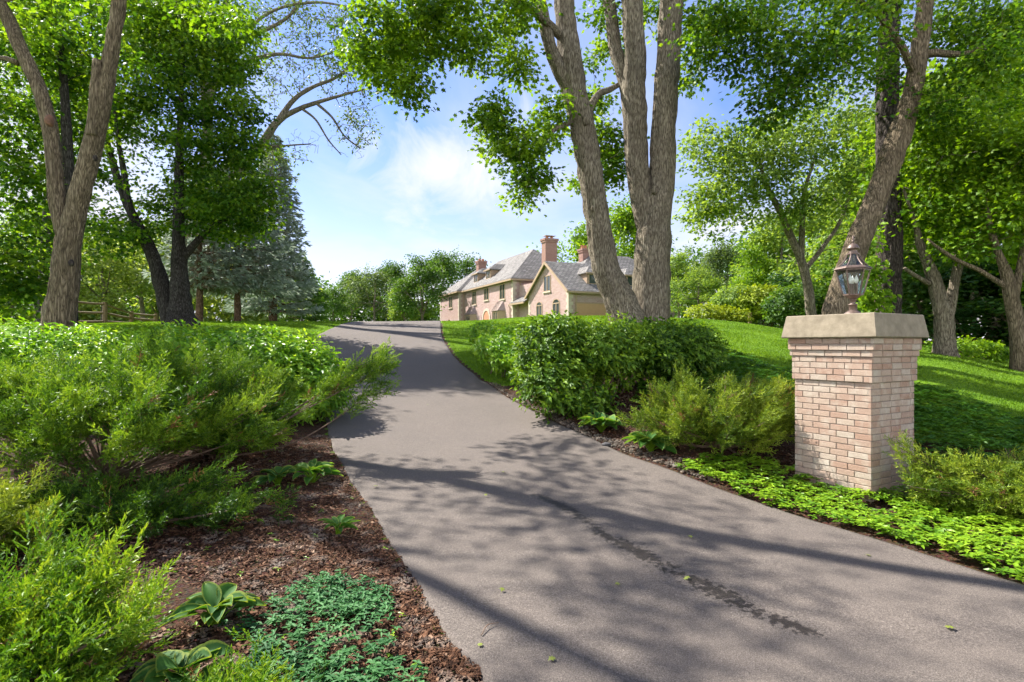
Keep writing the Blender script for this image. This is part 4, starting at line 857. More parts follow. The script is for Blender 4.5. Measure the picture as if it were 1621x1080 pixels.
# shrubs beyond the right lawn
shrub('clipped_hedge', 'low rounded yellow green hedge at the top of the right lawn', (8.9, 24.5), [lump(1120, 503, 24.5, .75, .6, .36), lump(1145, 506, 24.5, .7, .6, .34), lump(1165, 508, 24.3, .45, .5, .28)], 900, M['yellow'], .12, .07, 80, stems=6, cat='hedge')
shrub('yellow_shrub', 'bright yellow shrub under the trees beyond the right lawn', tuple(at(1212, 30)[:2]), [lump(1205, 478, 30, .95, .9, .5), lump(1228, 484, 30, .8, .8, .55)], 700, M['yellow'], .19, .11, 81, stems=8)
shrub('dark_shrub', 'dark green shrub right of the yellow one beyond the lawn', tuple(at(1255, 27)[:2]), [lump(1255, 490, 27, 1.1, .9, .75), lump(1280, 478, 28, .8, .9, .8)], 800, M['mid'], .17, .10, 82, stems=8)
shrub('pale_shrub', 'pale shrub between the low hedge and the yellow shrub', tuple(at(1178, 31)[:2]), [lump(1165, 480, 31, .9, .9, .65), lump(1185, 492, 31, .6, .8, .45)], 700, M['pale'], .17, .10, 83, stems=8)
shrub('wood_edge_shrub', 'leafy undergrowth bush at the foot of the gnarled tree', tuple(at(1535, 15)[:2]), [lump(1530, 560, 15, .7, .4, .22), lump(1480, 562, 15.2, .4, .3, .18), lump(1575, 566, 15, .5, .4, .2)], 600, M['maple_bright'], .10, .06, 84, stems=6)
# slender leafy shoots that break the top line of the light shrubs
# ------------------------------------------------------------------ ground covers
def scatter(poly_, dens, r):
    poly_ = np.asarray(poly_); lo = poly_.min(0); hi = poly_.max(0); n = int((hi - lo).prod() * dens); p = lo + r.random((n, 2)) * (hi - lo)
    p = p[in_poly(p[:, 0], p[:, 1], poly_)]
    k = (p[:, 0] < edgeL(p[:, 1]) + .05) | (p[:, 0] > edgeR(p[:, 1]) - .05); return p[k]
def cover(name, label, p, leafm, L, W, h, nl, seed, shape='oval', cat='ground cover', mound=.5, tintb=.5):
    r = np.random.default_rng(seed); n = len(p); z = tz(p[:, 0], p[:, 1]); nn = vnoise(np.stack([p[:, 0] * 2.2, p[:, 1] * 2.2, z * 0], 1)); n5 = vnoise(np.stack([p[:, 0] * 6, p[:, 1] * 6, z * 0 + 4], 1))
    hh = h * (1 + mound * nn + .3 * n5 + .25 * r.normal(size=n)); c = np.stack([p[:, 0], p[:, 1], z + np.maximum(hh, .02)], 1); gl = Geo(); tc = np.clip(tintb + .16 * nn + .2 * n5 + .12 * r.normal(size=n), 0, 1); ph = r.random(n) * 6.28
    for i in range(nl):
        an = ph + i * 6.283 / nl * 1.0 + r.normal(size=n) * .2; el = .1 + .5 * r.random(n) * (1 if i % 2 else .4)
        T = np.stack([np.cos(an), np.sin(an), el - .2], 1); Nn = np.stack([-np.cos(an) * el * .8, -np.sin(an) * el * .8, np.ones(n)], 1) + r.normal(size=(n, 3)) * .2
        add_leaves(gl, c + np.array([0, 0, .008 * (i % 3)]), T, Nn, L * (.7 + .5 * r.random(n)), W * (.75 + .4 * r.random(n)), shape, np.clip(tc + r.normal(size=n) * .1, 0, 1))
    return tag(build(name, gl, leafm), label, cat, kind='stuff')
r = np.random.default_rng(90)
yy = np.linspace(7.0, 1.5, 24); strip = [(edgeR(y) + .04 + .05 * math.sin(3 * y), y) for y in yy] + [(7.5, 1.5), (7.5, 4.6), (5.6, 4.9), (4.7, 5.6), (4.4, 6.2), (3.8, 6.1), (3.45, 6.75), (3.0, 7.2), (2.5, 7.35)]
near_strip = scatter(strip, 330, r); q_ = near_strip - np.array([3.79, 6.0]); near_strip = near_strip[(np.hypot(q_[:, 0] + .1, q_[:, 1] + .25) > .14)]
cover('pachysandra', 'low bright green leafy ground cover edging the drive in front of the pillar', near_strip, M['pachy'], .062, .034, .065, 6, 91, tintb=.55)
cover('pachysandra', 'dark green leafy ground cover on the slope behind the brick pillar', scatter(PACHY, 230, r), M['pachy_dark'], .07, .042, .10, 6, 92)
vp = [G(*p)[:2] for p in [(430, 985), (470, 940), (560, 918), (610, 935), (632, 985), (625, 1045), (660, 1075)]] + [np.array([-.32, 2.55]), np.array([-1.2, 2.4]), np.array([-1.35, 2.75])]
p = scatter(vp, 900, r); p = p[r.random(len(p)) < .6 + .5 * vnoise(np.stack([p[:, 0] * 4, p[:, 1] * 4, p[:, 0] * 0], 1))]
cover('periwinkle', 'blue green trailing periwinkle patch on the mulch at the near edge of the drive', p, M['vinca'], .045, .020, .06, 6, 93, mound=.6)
vp2 = [G(*p)[:2] for p in [(330, 960), (400, 945), (450, 960), (440, 1010), (370, 1030)]]
cover('periwinkle', 'thin scattering of periwinkle runners between the variegated hosta and the main patch', scatter(vp2, 260, r), M['vinca'], .04, .018, .04, 5, 94)
# weeds in the mulch, right edge litter
wp = [(x, y) for x, y in zip(r.uniform(-3.4, -.4, 260), r.uniform(2.6, 8.5, 260)) if x < edgeL(y) - .05 and r.random() < .5]
cover('weeds', 'tiny green weed seedlings scattered over the mulch left of the drive', np.array(wp), M['pachy'], .035, .016, .025, 4, 95, cat='weeds', tintb=.6)

# ------------------------------------------------------------------ grass
r = np.random.default_rng(96)
def grass(x, y, L, seed):
    rr_ = np.random.default_rng(seed); n = len(x); gl = Geo(); z = tz(x, y); an = rr_.random(n) * 6.28; w = .007 * (.7 + .6 * rr_.random(n)) * (1 + y / 25); s = np.stack([np.cos(an), np.sin(an), 0 * an], 1) * w[:, None]
    b = np.stack([x, y, z - .005], 1); tipv = b + np.stack([rr_.normal(size=n) * .02, rr_.normal(size=n) * .02, L * (.6 + .7 * rr_.random(n))], 1)
    V = np.stack([b - s, b + s, tipv], 1).reshape(-1, 3); tn = np.clip(.5 + .25 * vnoise(np.stack([x * .9, y * .9, x * 0], 1)) + .2 * rr_.normal(size=n), 0, 1)
    gl.add(V, np.arange(3 * n).reshape(-1, 3), tint=tn); return gl
n = 420000; a_ = r.uniform(-.75, 1.0, n); yv = 8 + (27.5 - 8) * r.random(n) ** .9; xv = a_ * yv
isb = (xv < edgeL(yv)) & (yv < 11.8); ibx = np.interp(yv, [-20, 6.4, 7, 8, 9, 10.5, 12, 13.2, 13.6], [30, 30, 9, 4.6, 4.4, 4.4, 4.0, 1.2, -9])
isr = (xv > edgeR(yv)) & (xv < ibx); isd = (xv > edgeL(yv) - .05) & (xv < edgeR(yv) + .08 + .05 * r.random(n)); isp = in_poly(xv, yv, PACHY)
isy = in_poly(xv, yv, [(-.9, 18), (.4, 18.4), (1, 13.5), (0, 13.8)])
k = ~(isb | isr | isd | isp | isy) & ~((a_ < -.3) & (yv < 14)) & ~((a_ > .74) & (yv > 15.5))
tag(build('grass', grass(xv[k], yv[k], .045, 97), M['grass']), 'short mown green lawn grass on both sides of the drive', 'grass', kind='stuff')

# ------------------------------------------------------------------ mulch chips, pebbles
def chips(name, label, p, m, size, seed, thick=.25, cat='mulch', elong=2.6):
    r = np.random.default_rng(seed); n = len(p); g = Geo(); z = tz(p[:, 0], p[:, 1]) + .012
    base = np.array([[-1, -1, -1], [1, -1, -1], [1, 1, -1], [-1, 1, -1], [-.8, -.7, 1], [.9, -.8, 1], [.7, .8, 1], [-.9, .7, 1]], float)
    l = size * (.5 + r.random(n) ** 2 * 1.2); T = unit(r.normal(size=(n, 3)) * np.array([1, 1, .28])); U = unit(r.normal(size=(n, 3)) * .4 + np.array([0, 0, 1])); S = unit(np.cross(U, T)); Nn = np.cross(T, S)
    V = np.stack([p[:, 0], p[:, 1], z], 1)[:, None] + base[None, :, :1] * (l * .5)[:, None, None] * T[:, None] + base[None, :, 1:2] * (l * .5 / elong * (.6 + .8 * r.random(n)))[:, None, None] * S[:, None] + base[None, :, 2:] * (l * .5 * thick * .5)[:, None, None] * Nn[:, None]
    V = V.reshape(n, 8, 3); f = (np.arange(n)[:, None, None] * 8 + _BF[None]).reshape(-1, 4)
    g.add(V.reshape(-1, 3), f, tint=np.repeat(np.clip(.4 + .25 * r.normal(size=n), 0, 1), 6)); return tag(build(name, g, m), label, cat, kind='stuff')
r = np.random.default_rng(98); n = 44000; y = 2.4 + 6.6 * r.random(n) ** 1.5; x = edgeL(y) + .01 - np.abs(r.normal(size=n)) * 1.5 - .02
chips('bark_mulch', 'dark brown shredded bark mulch covering the bed left of the drive', np.stack([x, y], 1), M['chips'], .028, 99)
n = 2000; y = 6.6 + 7 * r.random(n); x = edgeR(y) + .02 + np.abs(r.normal(size=n)) * .10 + .22 * (y < 8.5) * r.random(n)
chips('gravel', 'loose pebbles and leaf crumbs along the right edge of the drive', np.stack([x, y], 1), M['pebble'], .032, 100, thick=.8, cat='gravel', elong=1.4)
n = 9000; y = 6.4 + 5.5 * r.random(n); x = edgeR(y) + .15 + r.random(n) * 2.0
chips('bark_mulch', 'brown mulch and dry leaf litter under the shrubs right of the drive', np.stack([x, y], 1), M['chips'], .032, 101)

# ------------------------------------------------------------------ hostas
def hosta(label, c, nleaf, L, W, seed, m, spread=1.0, narrow=False):
    r = np.random.default_rng(seed); base = on_ground(*c); root = thing('hosta', label, 'hosta', base, 'hostas in the beds'); g = Geo(); gs = Geo(); E = []
    tl = np.linspace(0, 1, 9); sv = np.linspace(-1, 1, 7); prof = np.sin(np.pi * np.clip(tl, 0, 1) ** .75) ** .8; prof[0] = .06; prof[-1] = 0.02
    for i in range(nleaf):
        f = i / nleaf; az = i * 2.39996 + r.normal() * .2; el = math.radians(76 - 50 * (f ** .8) + 9 * r.normal()); sl = L * (.5 + .5 * f) * spread * (.85 + .3 * r.random())
        o = np.array([math.cos(az), math.sin(az), 0]); p0 = base + o * .015; p1 = base + o * sl * .55 * math.cos(el) + np.array([0, 0, sl * .75 * math.sin(el) + .03])
        q, rr = resample([p0, (p0 + p1) / 2 + [0, 0, .02], p1], [.006, .005, .004], .05); add_tube(gs, q, rr, 5)
        l = L * (.75 + .4 * r.random()); w = W * (.8 + .35 * r.random()); e1 = el * .55; cv = .45 + .35 * r.random()
        ang = e1 - cv * 1.3 * tl; xs = np.concatenate([[0], np.cumsum(np.cos(ang[:-1]) * l / 8)]); zs = np.concatenate([[0], np.cumsum(np.sin(ang[:-1]) * l / 8)])
        sd = np.array([-o[1], o[0], 0]); tw = r.normal() * .25
        wav = 1 + .04 * np.sin(tl * 9 + r.random() * 6)
        V = p1 + xs[:, None, None] * o + zs[:, None, None] * np.array([0, 0, 1.]) + (prof * wav * w * .5)[:, None, None] * sv[None, :, None] * sd
        V = V + (np.abs(sv)[None, :] ** 1.5 * prof[:, None] * w * .20 + sv[None, :] * prof[:, None] * w * .5 * tw + .004 * np.sin(np.abs(sv)[None, :] * 14))[..., None] * np.array([0, 0, 1.])
        ii = np.arange(63).reshape(9, 7); g.add(V.reshape(-1, 3), np.stack([ii[:-1, :-1], ii[1:, :-1], ii[1:, 1:], ii[:-1, 1:]], -1).reshape(-1, 4), tint=np.clip(.5 + .25 * r.normal(), 0, 1))
        e = np.maximum(np.abs(sv)[None, :] * np.ones(9)[:, None], np.clip((tl[:, None] - .55) / .42, 0, 1) * np.ones(7)); E.append(e.ravel())
    build('leaves', g, m, root, smooth=True, org=base, pts={'edge': np.concatenate(E)}); build('stalks', gs, M['pachy'], root, smooth=True, org=base); return root
hosta('bright green hosta against the stems of the big broadleaf shrub', G(952, 684)[:2], 44, .27, .18, 111, M['hosta_bright'])
hosta('bright green hosta in front of the golden juniper at the drive edge', G(1030, 716)[:2], 44, .27, .185, 112, M['hosta_bright'])
hosta('green hosta under the juniper farther from the drive', G(440, 770)[:2], 16, .22, .12, 113, M['hosta'])
hosta('green hosta under the overhanging juniper at the drive edge', G(495, 765)[:2], 22, .24, .12, 114, M['hosta_bright'])
hosta('small narrow leaved hosta alone in the open mulch', G(535, 848)[:2], 11, .17, .06, 115, M['hosta_bright'], .7)
hosta('dark hosta with pale yellow leaf margins beside the periwinkle', G(342, 990)[:2], 24, .19, .095, 116, M['hosta'], 1.0)
hosta('broad leaved hosta with pale margins half hidden by the near corner juniper', (-1.62, 2.78), 14, .19, .13, 117, M['hosta'], .9)

# ------------------------------------------------------------------ brick pillar
c0 = np.array([3.79, 6.0]); th = math.radians(29.5); e1 = np.array([math.cos(th), math.sin(th)]); e2 = np.array([-math.sin(th), math.cos(th)]); SS = .87
pc = c0 + (e1 + e2) * SS / 2; pil = thing('brick_pillar', 'square brick gate pillar with a sloped concrete cap beside the drive', 'pillar', (pc[0], pc[1], 0), rz=th)
gbk = Geo(); gm = Geo(); r = np.random.default_rng(120); ch = .0686; bl = .19; mo = .009
def course(z, half, k):
    for f in range(4):
        a = f * math.pi / 2; ca, sa = math.cos(a), math.sin(a); full = (f + k) % 2 == 0; lim = half if full else half - .0312
        x = -lim - (bl * .5 if (k % 2) else 0) * (1 if full else .55); 
        while x < lim - .02:
            x0 = max(x, -lim); x1 = min(x + bl, lim)
            if lim - x1 < .05 and x1 < lim: x1 = lim
            if x1 - x0 > .025:
                dj = r.normal() * .0012; y0, y1 = -half + dj, -half + .031; z0, z1 = z + mo / 2, z + ch - mo / 2; b_ = .0025
                V = np.array([[x0 + b_, y0, z0 + b_], [x1 - b_, y0, z0 + b_], [x1 - b_, y0, z1 - b_], [x0 + b_, y0, z1 - b_], [x0, y0 + b_, z0], [x1, y0 + b_, z0], [x1, y0 + b_, z1], [x0, y0 + b_, z1], [x0, y1, z0], [x1, y1, z0], [x1, y1, z1], [x0, y1, z1]])
                V = np.stack([V[:, 0] * ca - V[:, 1] * sa, V[:, 0] * sa + V[:, 1] * ca, V[:, 2]], 1)
                gbk.add(V, [[0, 1, 2, 3], [0, 4, 5, 1], [1, 5, 6, 2], [2, 6, 7, 3], [3, 7, 4, 0], [4, 8, 9, 5], [5, 9, 10, 6], [6, 10, 11, 7], [7, 11, 8, 4]], tint=r.random())
            x = x1 + mo if x1 < lim else x1 + 1
zc = -.22; k = 0
halfs = []
while zc < 1.765 - 1e-3:
    hf = SS / 2 + (.022 if zc > 1.265 else 0) + (.016 if zc > 1.265 + ch * 4 - .01 else 0) + (.016 if zc > 1.265 + ch * 5 - .01 else 0)
    if zc + ch > 1.775: break
    course(zc, hf, k); box(gm, (-hf + .007, -hf + .007, zc), (hf - .007, hf - .007, zc + ch - .0004)); zc += ch; k += 1
ztop = zc
build('brickwork', gbk, M['brick'], pil); build('mortar', gm, M['mortar'], pil)
gc = Geo(); hb, ht, ch_ = hf + .05, hf + .004, .262
prof = [(hb - .012, 0), (hb, .012), (hb - .002, .03), (ht + .008, ch_ - .008), (ht, ch_)]
def ring(h, z): return [[-h, -h, z], [h, -h, z], [h, h, z], [-h, h, z]]
V = np.array([p_ for h_, z_ in prof for p_ in ring(h_, z_ + ztop)]); fc = []
for i in range(len(prof) - 1):
    for j in range(4): fc.append([i * 4 + j, i * 4 + (j + 1) % 4, i * 4 + 4 + (j + 1) % 4, i * 4 + 4 + j])
fc.append([3, 2, 1, 0]); q = (len(prof) - 1) * 4; fc.append([q, q + 1, q + 2, q + 3]); gc.add(V, fc)
build('cap', gc, M['concrete'], pil)
captop = ztop + ch_
gk = Geo(); add_tube(gk, [(-SS * .12 - .3, -hf - .002, 1.60), (-SS * .12 - .3, -hf - .02, 1.605), (-SS * .12 - .3, -hf - .028, 1.63)], [.006, .006, .004], 6, cap=True)

# ------------------------------------------------------------------ lantern
lan = thing('post_lantern', 'six sided bronze lantern with glass panes standing on the pillar cap', 'lantern', (pc[0], pc[1], captop), rz=th + .15)
K = .00102
g = Geo(); lathe(g, [(.004, 0), (.105, 0), (.105, .012), (.092, .022), (.088, .03), (.07, .042), (.05, .055), (.044, .058)], 28); build('base', g, M['bronze'], lan, smooth=True)
g = Geo(); lathe(g, [(.043, .056), (.043, .118), (.05, .122), (.05, .13), (.03, .138), (.024, .145), (.024, .16), (.034, .175), (.04, .18), (.034, .186), (.03, .19)], 24); build('stem', g, M['bronze'], lan, smooth=True)
RB, RT, ZB, ZT = .098, .172, .238, .525
def hexp(rad, z, i, off=0.0): a = math.pi / 3 * i + off; return np.array([rad * math.cos(a), rad * math.sin(a), z])
g = Geo()
lathe(g, [(.028, .186), (.05, .20), (.08, .228), (RB + .006, ZB - .004), (RB + .006, ZB + .01), (RB - .012, ZB + .01)], 6)
for i in range(6):
    ts = np.linspace(0, 1, 7); pts = [hexp(RB + (RT - RB) * (t ** .82), ZB + (ZT - ZB) * t, i) for t in ts]; add_tube(g, pts, [.0085] * 7, 6)
lathe(g, [(RT - .012, ZT - .008), (RT + .008, ZT - .008), (RT + .008, ZT + .004), (RT - .012, ZT + .004)], 6)
build('cage', g, M['bronze'], lan)
for i in range(6):
    g = Geo(); ts = np.linspace(0, 1, 7); A_ = [hexp(RB - .004 + (RT - RB) * (t ** .82), ZB + .01 + (ZT - ZB - .02) * t, i) for t in ts]; B_ = [hexp(RB - .004 + (RT - RB) * (t ** .82), ZB + .01 + (ZT - ZB - .02) * t, i + 1) for t in ts]
    V = np.array(A_ + B_); g.add(V, [[j, j + 7, j + 8, j + 1] for j in range(6)]); build('glass_pane', g, M['glass'], lan, smooth=True)
g = Geo(); lathe(g, [(RT - .01, ZT + .005), (.198, ZT + .008), (.20, ZT + .014), (.19, ZT + .026), (.165, ZT + .042), (.150, ZT + .046)], 6)
rp = lambda t: .152 - (.152 - .058) * (1 - (1 - t) ** 1.7)
for i in range(6):
    ts = np.linspace(0, 1, 6); add_tube(g, [hexp(rp(t), ZT + .044 + .145 * t, i) for t in ts], [.009] * 6, 6)
lathe(g, [(.066, ZT + .183), (.066, ZT + .196), (.05, ZT + .20)], 6); build('roof_frame', g, M['bronze'], lan)
for i in range(6):
    g = Geo(); ts = np.linspace(0, 1, 6); V = np.array([hexp(rp(t) - .004, ZT + .046 + .14 * t, i) for t in ts] + [hexp(rp(t) - .004, ZT + .046 + .14 * t, i + 1) for t in ts]); g.add(V, [[j, j + 6, j + 7, j + 1] for j in range(5)]); build('roof_pane', g, M['glass'], lan)
g = Geo(); lathe(g, [(.046, ZT + .196), (.042, ZT + .225), (.042, ZT + .24), (.06, ZT + .243), (.066, ZT + .25), (.064, ZT + .258), (.055, ZT + .278), (.038, ZT + .298), (.02, ZT + .308), (.012, ZT + .312)], 24); build('chimney_cap', g, M['bronze'], lan, smooth=True)
g = Geo(); lathe(g, [(.012, ZT + .31), (.010, ZT + .325), (.017, ZT + .333), (.017, ZT + .339), (.009, ZT + .345), (.008, ZT + .355), (.013, ZT + .362), (.010, ZT + .375), (.006, ZT + .395), (.001, ZT + .41)], 14); build('finial', g, M['bronze'], lan, smooth=True)
for i in range(3):
    a = i * 2.094 + .5; c = (.036 * math.cos(a), .036 * math.sin(a), 0)
    g = Geo(); lathe(g, [(.016, ZB + .012), (.016, ZB + .13), (.012, ZB + .132)], 12, c); o = build('candle_sleeve', g, M['bronze'], lan, smooth=True)
    g = Geo(); lathe(g, [(.010, ZB + .132), (.020, ZB + .155), (.022, ZB + .172), (.014, ZB + .20), (.005, ZB + .222), (.001, ZB + .232)], 12, c); build('bulb', g, M['bulb'], o, smooth=True)

# ------------------------------------------------------------------ rail fence
fb_ = thing('rail_fence', 'weathered split rail fence on the lawn between the forked trunk and the maple', 'fence', at(165, 25.5))
r = np.random.default_rng(130); posts = []
for (u, v0, d) in [(74, 478, 23.6), (119, 474, 24.6), (166, 478, 25.8), (208, 497, 28.2), (246, 506, 31.5)]:
    p0 = P(u, v0, d); gz = float(tz(p0[0], p0[1])); posts.append((p0, gz)); g = Geo(); w = .09
    M3 = (np.eye(3), np.zeros(3)); h = 1.15
    q, rr = resample([(p0[0], p0[1], gz - .3), (p0[0] + .01, p0[1], gz + h * .5), (p0[0], p0[1], max(p0[2], gz + .6))], [.1, .098, .085], .12)
    add_tube(g, q, rr, 10, bump=.08, seed=int(u), cap=True); o = build('post', g, M['fence'], fb_, smooth=False, org=fb_.location)
for i in range(len(posts) - 1):
    (p0, g0_), (p1, g1_) = posts[i], posts[i + 1]
    for hz in (.12, .50, .95):
        g = Geo(); t0 = max(p0[2], g0_ + .6); t1 = max(p1[2], g1_ + .6); f = hz / 1.0
        A_ = np.array([p0[0], p0[1], g0_ + (t0 - g0_) * min(f, .9)]); B_ = np.array([p1[0], p1[1], g1_ + (t1 - g1_) * min(f, .9)])
        q, rr = resample([A_, (A_ + B_) / 2 + [0, 0, -.02], B_], [.045, .058, .045], .2); add_tube(g, q, rr, 8, bump=.1, seed=i * 3 + int(hz * 10)); build('rail', g, M['fence'], fb_, org=fb_.location)

# ------------------------------------------------------------------ house
HZ = 4.9; hs = thing('brick_house', 'large pink brick house with grey shake roofs at the top of the drive', 'house', (6.17, 62, HZ), rz=math.atan2(.408, .913))
def hb_(name, g, m, parent=hs, smooth=False, uv=True):
    o = build(name, g, m, parent, smooth)
    if uv: planar_uv(o)
    return o
# walls ( local x into the plot, y along the front, z up; front faces -x )
g = Geo(); B0 = -1.4
def wallbox(g, x0, x1, y0, y1, z1):
    poly(g, [(x0, y1, B0), (x0, y0, B0), (x0, y0, z1), (x0, y1, z1)]); poly(g, [(x0, y0, B0), (x1, y0, B0), (x1, y0, z1), (x0, y0, z1)])
    poly(g, [(x1, y0, B0), (x1, y1, B0), (x1, y1, z1), (x1, y0, z1)]); poly(g, [(x1, y1, B0), (x0, y1, B0), (x0, y1, z1), (x1, y1, z1)])
EM, EG = 5.56, 2.8
wallbox(g, .0, 12, 14.8, 40, EM); wallbox(g, -.75, 12.1, 34.8, 45.4, EM - .01); wallbox(g, 6, 22, 8.2, 17.8, 5.0)
wallbox(g, .9, 6, 9.9, 14.9, 4.6)
x0, x1 = 0, 11.5
poly(g, [(x0, 10, B0), (x0, 0, B0), (x0, 0, EG), (x0, 5, 6.4), (x0, 10, EG)]); poly(g, [(x0, 0, B0), (x1, 0, B0), (x1, 0, EG), (x0, 0, EG)])
poly(g, [(x1, 0, B0), (x1, 10, B0), (x1, 10, EG), (x1, 5, 6.4), (x1, 0, EG)]); poly(g, [(x1, 10, B0), (x0, 10, B0), (x0, 10, EG), (x1, 10, EG)])
hb_('wall', g, M['hbrick'])
def slab(g, pts, t=.14):
    pts = np.asarray(pts, float); n = unit(np.cross(pts[1] - pts[0], pts[2] - pts[0])); 
    if n[2] < 0: pts = pts[::-1]; n = -n
    k = len(pts); b = pts - np.array([0, 0, t]); V = np.concatenate([pts, b]); base = g.n
    g.add(V, [list(range(k))]); g.Fc.append(np.array([[base + k + (k - 1 - i) for i in range(k)]])); g.A['tint'][len(g.Fc) - 1] = np.array([.5])
    g.Fc.append(np.array([[base + i, base + k + i, base + k + (i + 1) % k, base + (i + 1) % k] for i in range(k)])); g.A['tint'][len(g.Fc) - 1] = np.full(k, .5)
def hip(g, x0, x1, y0, y1, ze, slope, ov=.5, along='y'):
    a0, a1, b0, b1 = x0 - ov, x1 + ov, y0 - ov, y1 + ov; z0 = ze - ov * slope * .0
    if along == 'y':
        w = (a1 - a0) / 2; zr = z0 + w * slope; m = (a0 + a1) / 2; r0, r1 = (m, b0 + w, zr), (m, b1 - w, zr)
        slab(g, [(a0, b1, z0), (a0, b0, z0), r0, r1]); slab(g, [(a1, b0, z0), (a1, b1, z0), r1, r0]); slab(g, [(a0, b0, z0), (a1, b0, z0), r0]); slab(g, [(a1, b1, z0), (a0, b1, z0), r1])
    else:
        w = (b1 - b0) / 2; zr = z0 + w * slope; m = (b0 + b1) / 2; r0, r1 = (a0 + w, m, zr), (a1 - w, m, zr)
        slab(g, [(a0, b0, z0), (a1, b0, z0), r1, r0]); slab(g, [(a1, b1, z0), (a0, b1, z0), r0, r1]); slab(g, [(a0, b1, z0), (a0, b0, z0), r0]); slab(g, [(a1, b0, z0), (a1, b1, z0), r1])
    return zr
sl = .80
g = Geo(); hip(g, 0, 12, 14.8, 40, EM, sl); hb_('roof', g, M['shake'])
g = Geo(); hip(g, -.75, 12.1, 34.8, 45.4, EM + .01, sl * .98, along='x'); hb_('roof', g, M['shake'])
g = Geo(); hip(g, 6, 22, 8.2, 17.8, 5.0, .8, along='x'); hb_('roof', g, M['shake'])
gs_ = 3.7 / 5; ov = .4
g = Geo(); slab(g, [(-.35, -ov, EG - ov * gs_ + .12), (x1 + .4, -ov, EG - ov * gs_ + .12), (x1 + .4, 5, 6.52), (-.35, 5, 6.52)]); slab(g, [(-.35, 10 + ov, EG - ov * gs_ + .12), (x1 + .4, 10 + ov, EG - ov * gs_ + .12), (x1 + .4, 5, 6.52), (-.35, 5, 6.52)]); hb_('roof', g, M['shake'])
g = Geo(); slab(g, [(-.35, 10.5, 2.25), (-.35, 15.3, 2.25), (4.0, 15.3, 5.1), (4.0, 10.0, 5.1)]); hb_('porch_roof', g, M['shake'])
# eave fascia, gutter, rake boards
def bar(g, a, b, w, h):
    a = np.asarray(a, float); b = np.asarray(b, float); t = unit(b - a); s = unit(np.cross(t, [0, 0, 1.])); u = np.cross(s, t); V = []
    for e in (a, b):
        for sx, sz in ((-1, -1), (1, -1), (1, 1), (-1, 1)): V.append(e + s * sx * w / 2 + u * sz * h / 2)
    g.add(np.array(V), [[3, 2, 1, 0], [4, 5, 6, 7], [0, 1, 5, 4], [1, 2, 6, 5], [2, 3, 7, 6], [3, 0, 4, 7]])
ez = EM - .2
for a_, b_ in [((-.46, 14.35, ez), (-.46, 34.35, ez)), ((-.5, 14.36, ez - .003), (12.4, 14.36, ez - .003)), ((-1.2, 34.4, ez + .003), (-1.2, 45.9, ez + .003)), ((-1.2, 34.36, ez), (-.45, 34.36, ez)), ((-.34, -.38, EG - .32), (11.8, -.38, EG - .32)), ((-.34, 10.7, 2.06), (-.34, 15.25, 2.06))]:
    g = Geo(); bar(g, a_, b_, .14, .22); hb_('fascia', g, M['trim'], uv=False)
g = Geo(); bar(g, (-.37, -.40, EG - .30), (-.37, 5, 6.33), .12, .30); bar(g, (-.37, 10.4, EG - .30), (-.37, 5, 6.335), .12, .30); hb_('bargeboard', g, M['trim'], uv=False)
# quoins
for (x, y, zt) in [(0, 0, EG - .3), (0, 10, EG - .7), (0, 14.8, EM - .3), (-.75, 45.4, EM - .3), (-.75, 34.8, EM - .3)]:
    g = Geo(); z = -1.2; i = 0
    while z < zt:
        l = .55 if i % 2 else .35; m_ = .35 if i % 2 else .55
        sgn = 1 if y in (0, 14.8, 34.8) else -1
        ya, yb = sorted((y - sgn * .03, y + sgn * l)); box(g, (x - .03, ya, z), (x + m_, yb, z + .36)); z += .38; i += 1
    hb_('quoins', g, M['quoin'], uv=False)
# downspouts
for (x, y, z0, z1) in [(-.12, 34.2, -1, EM - .2), (1.0, 14.62, 2.6, EM - .2), (.9, -.12, -1, EG - .2), (-.1, 15.6, -1, 2.0)]:
    g = Geo(); add_tube(g, [(x - .25, y, z1), (x, y, z1 - .3), (x, y, z0)], [.06, .06, .06], 8, cap=True); hb_('downspout', g, M['trim'], uv=False)
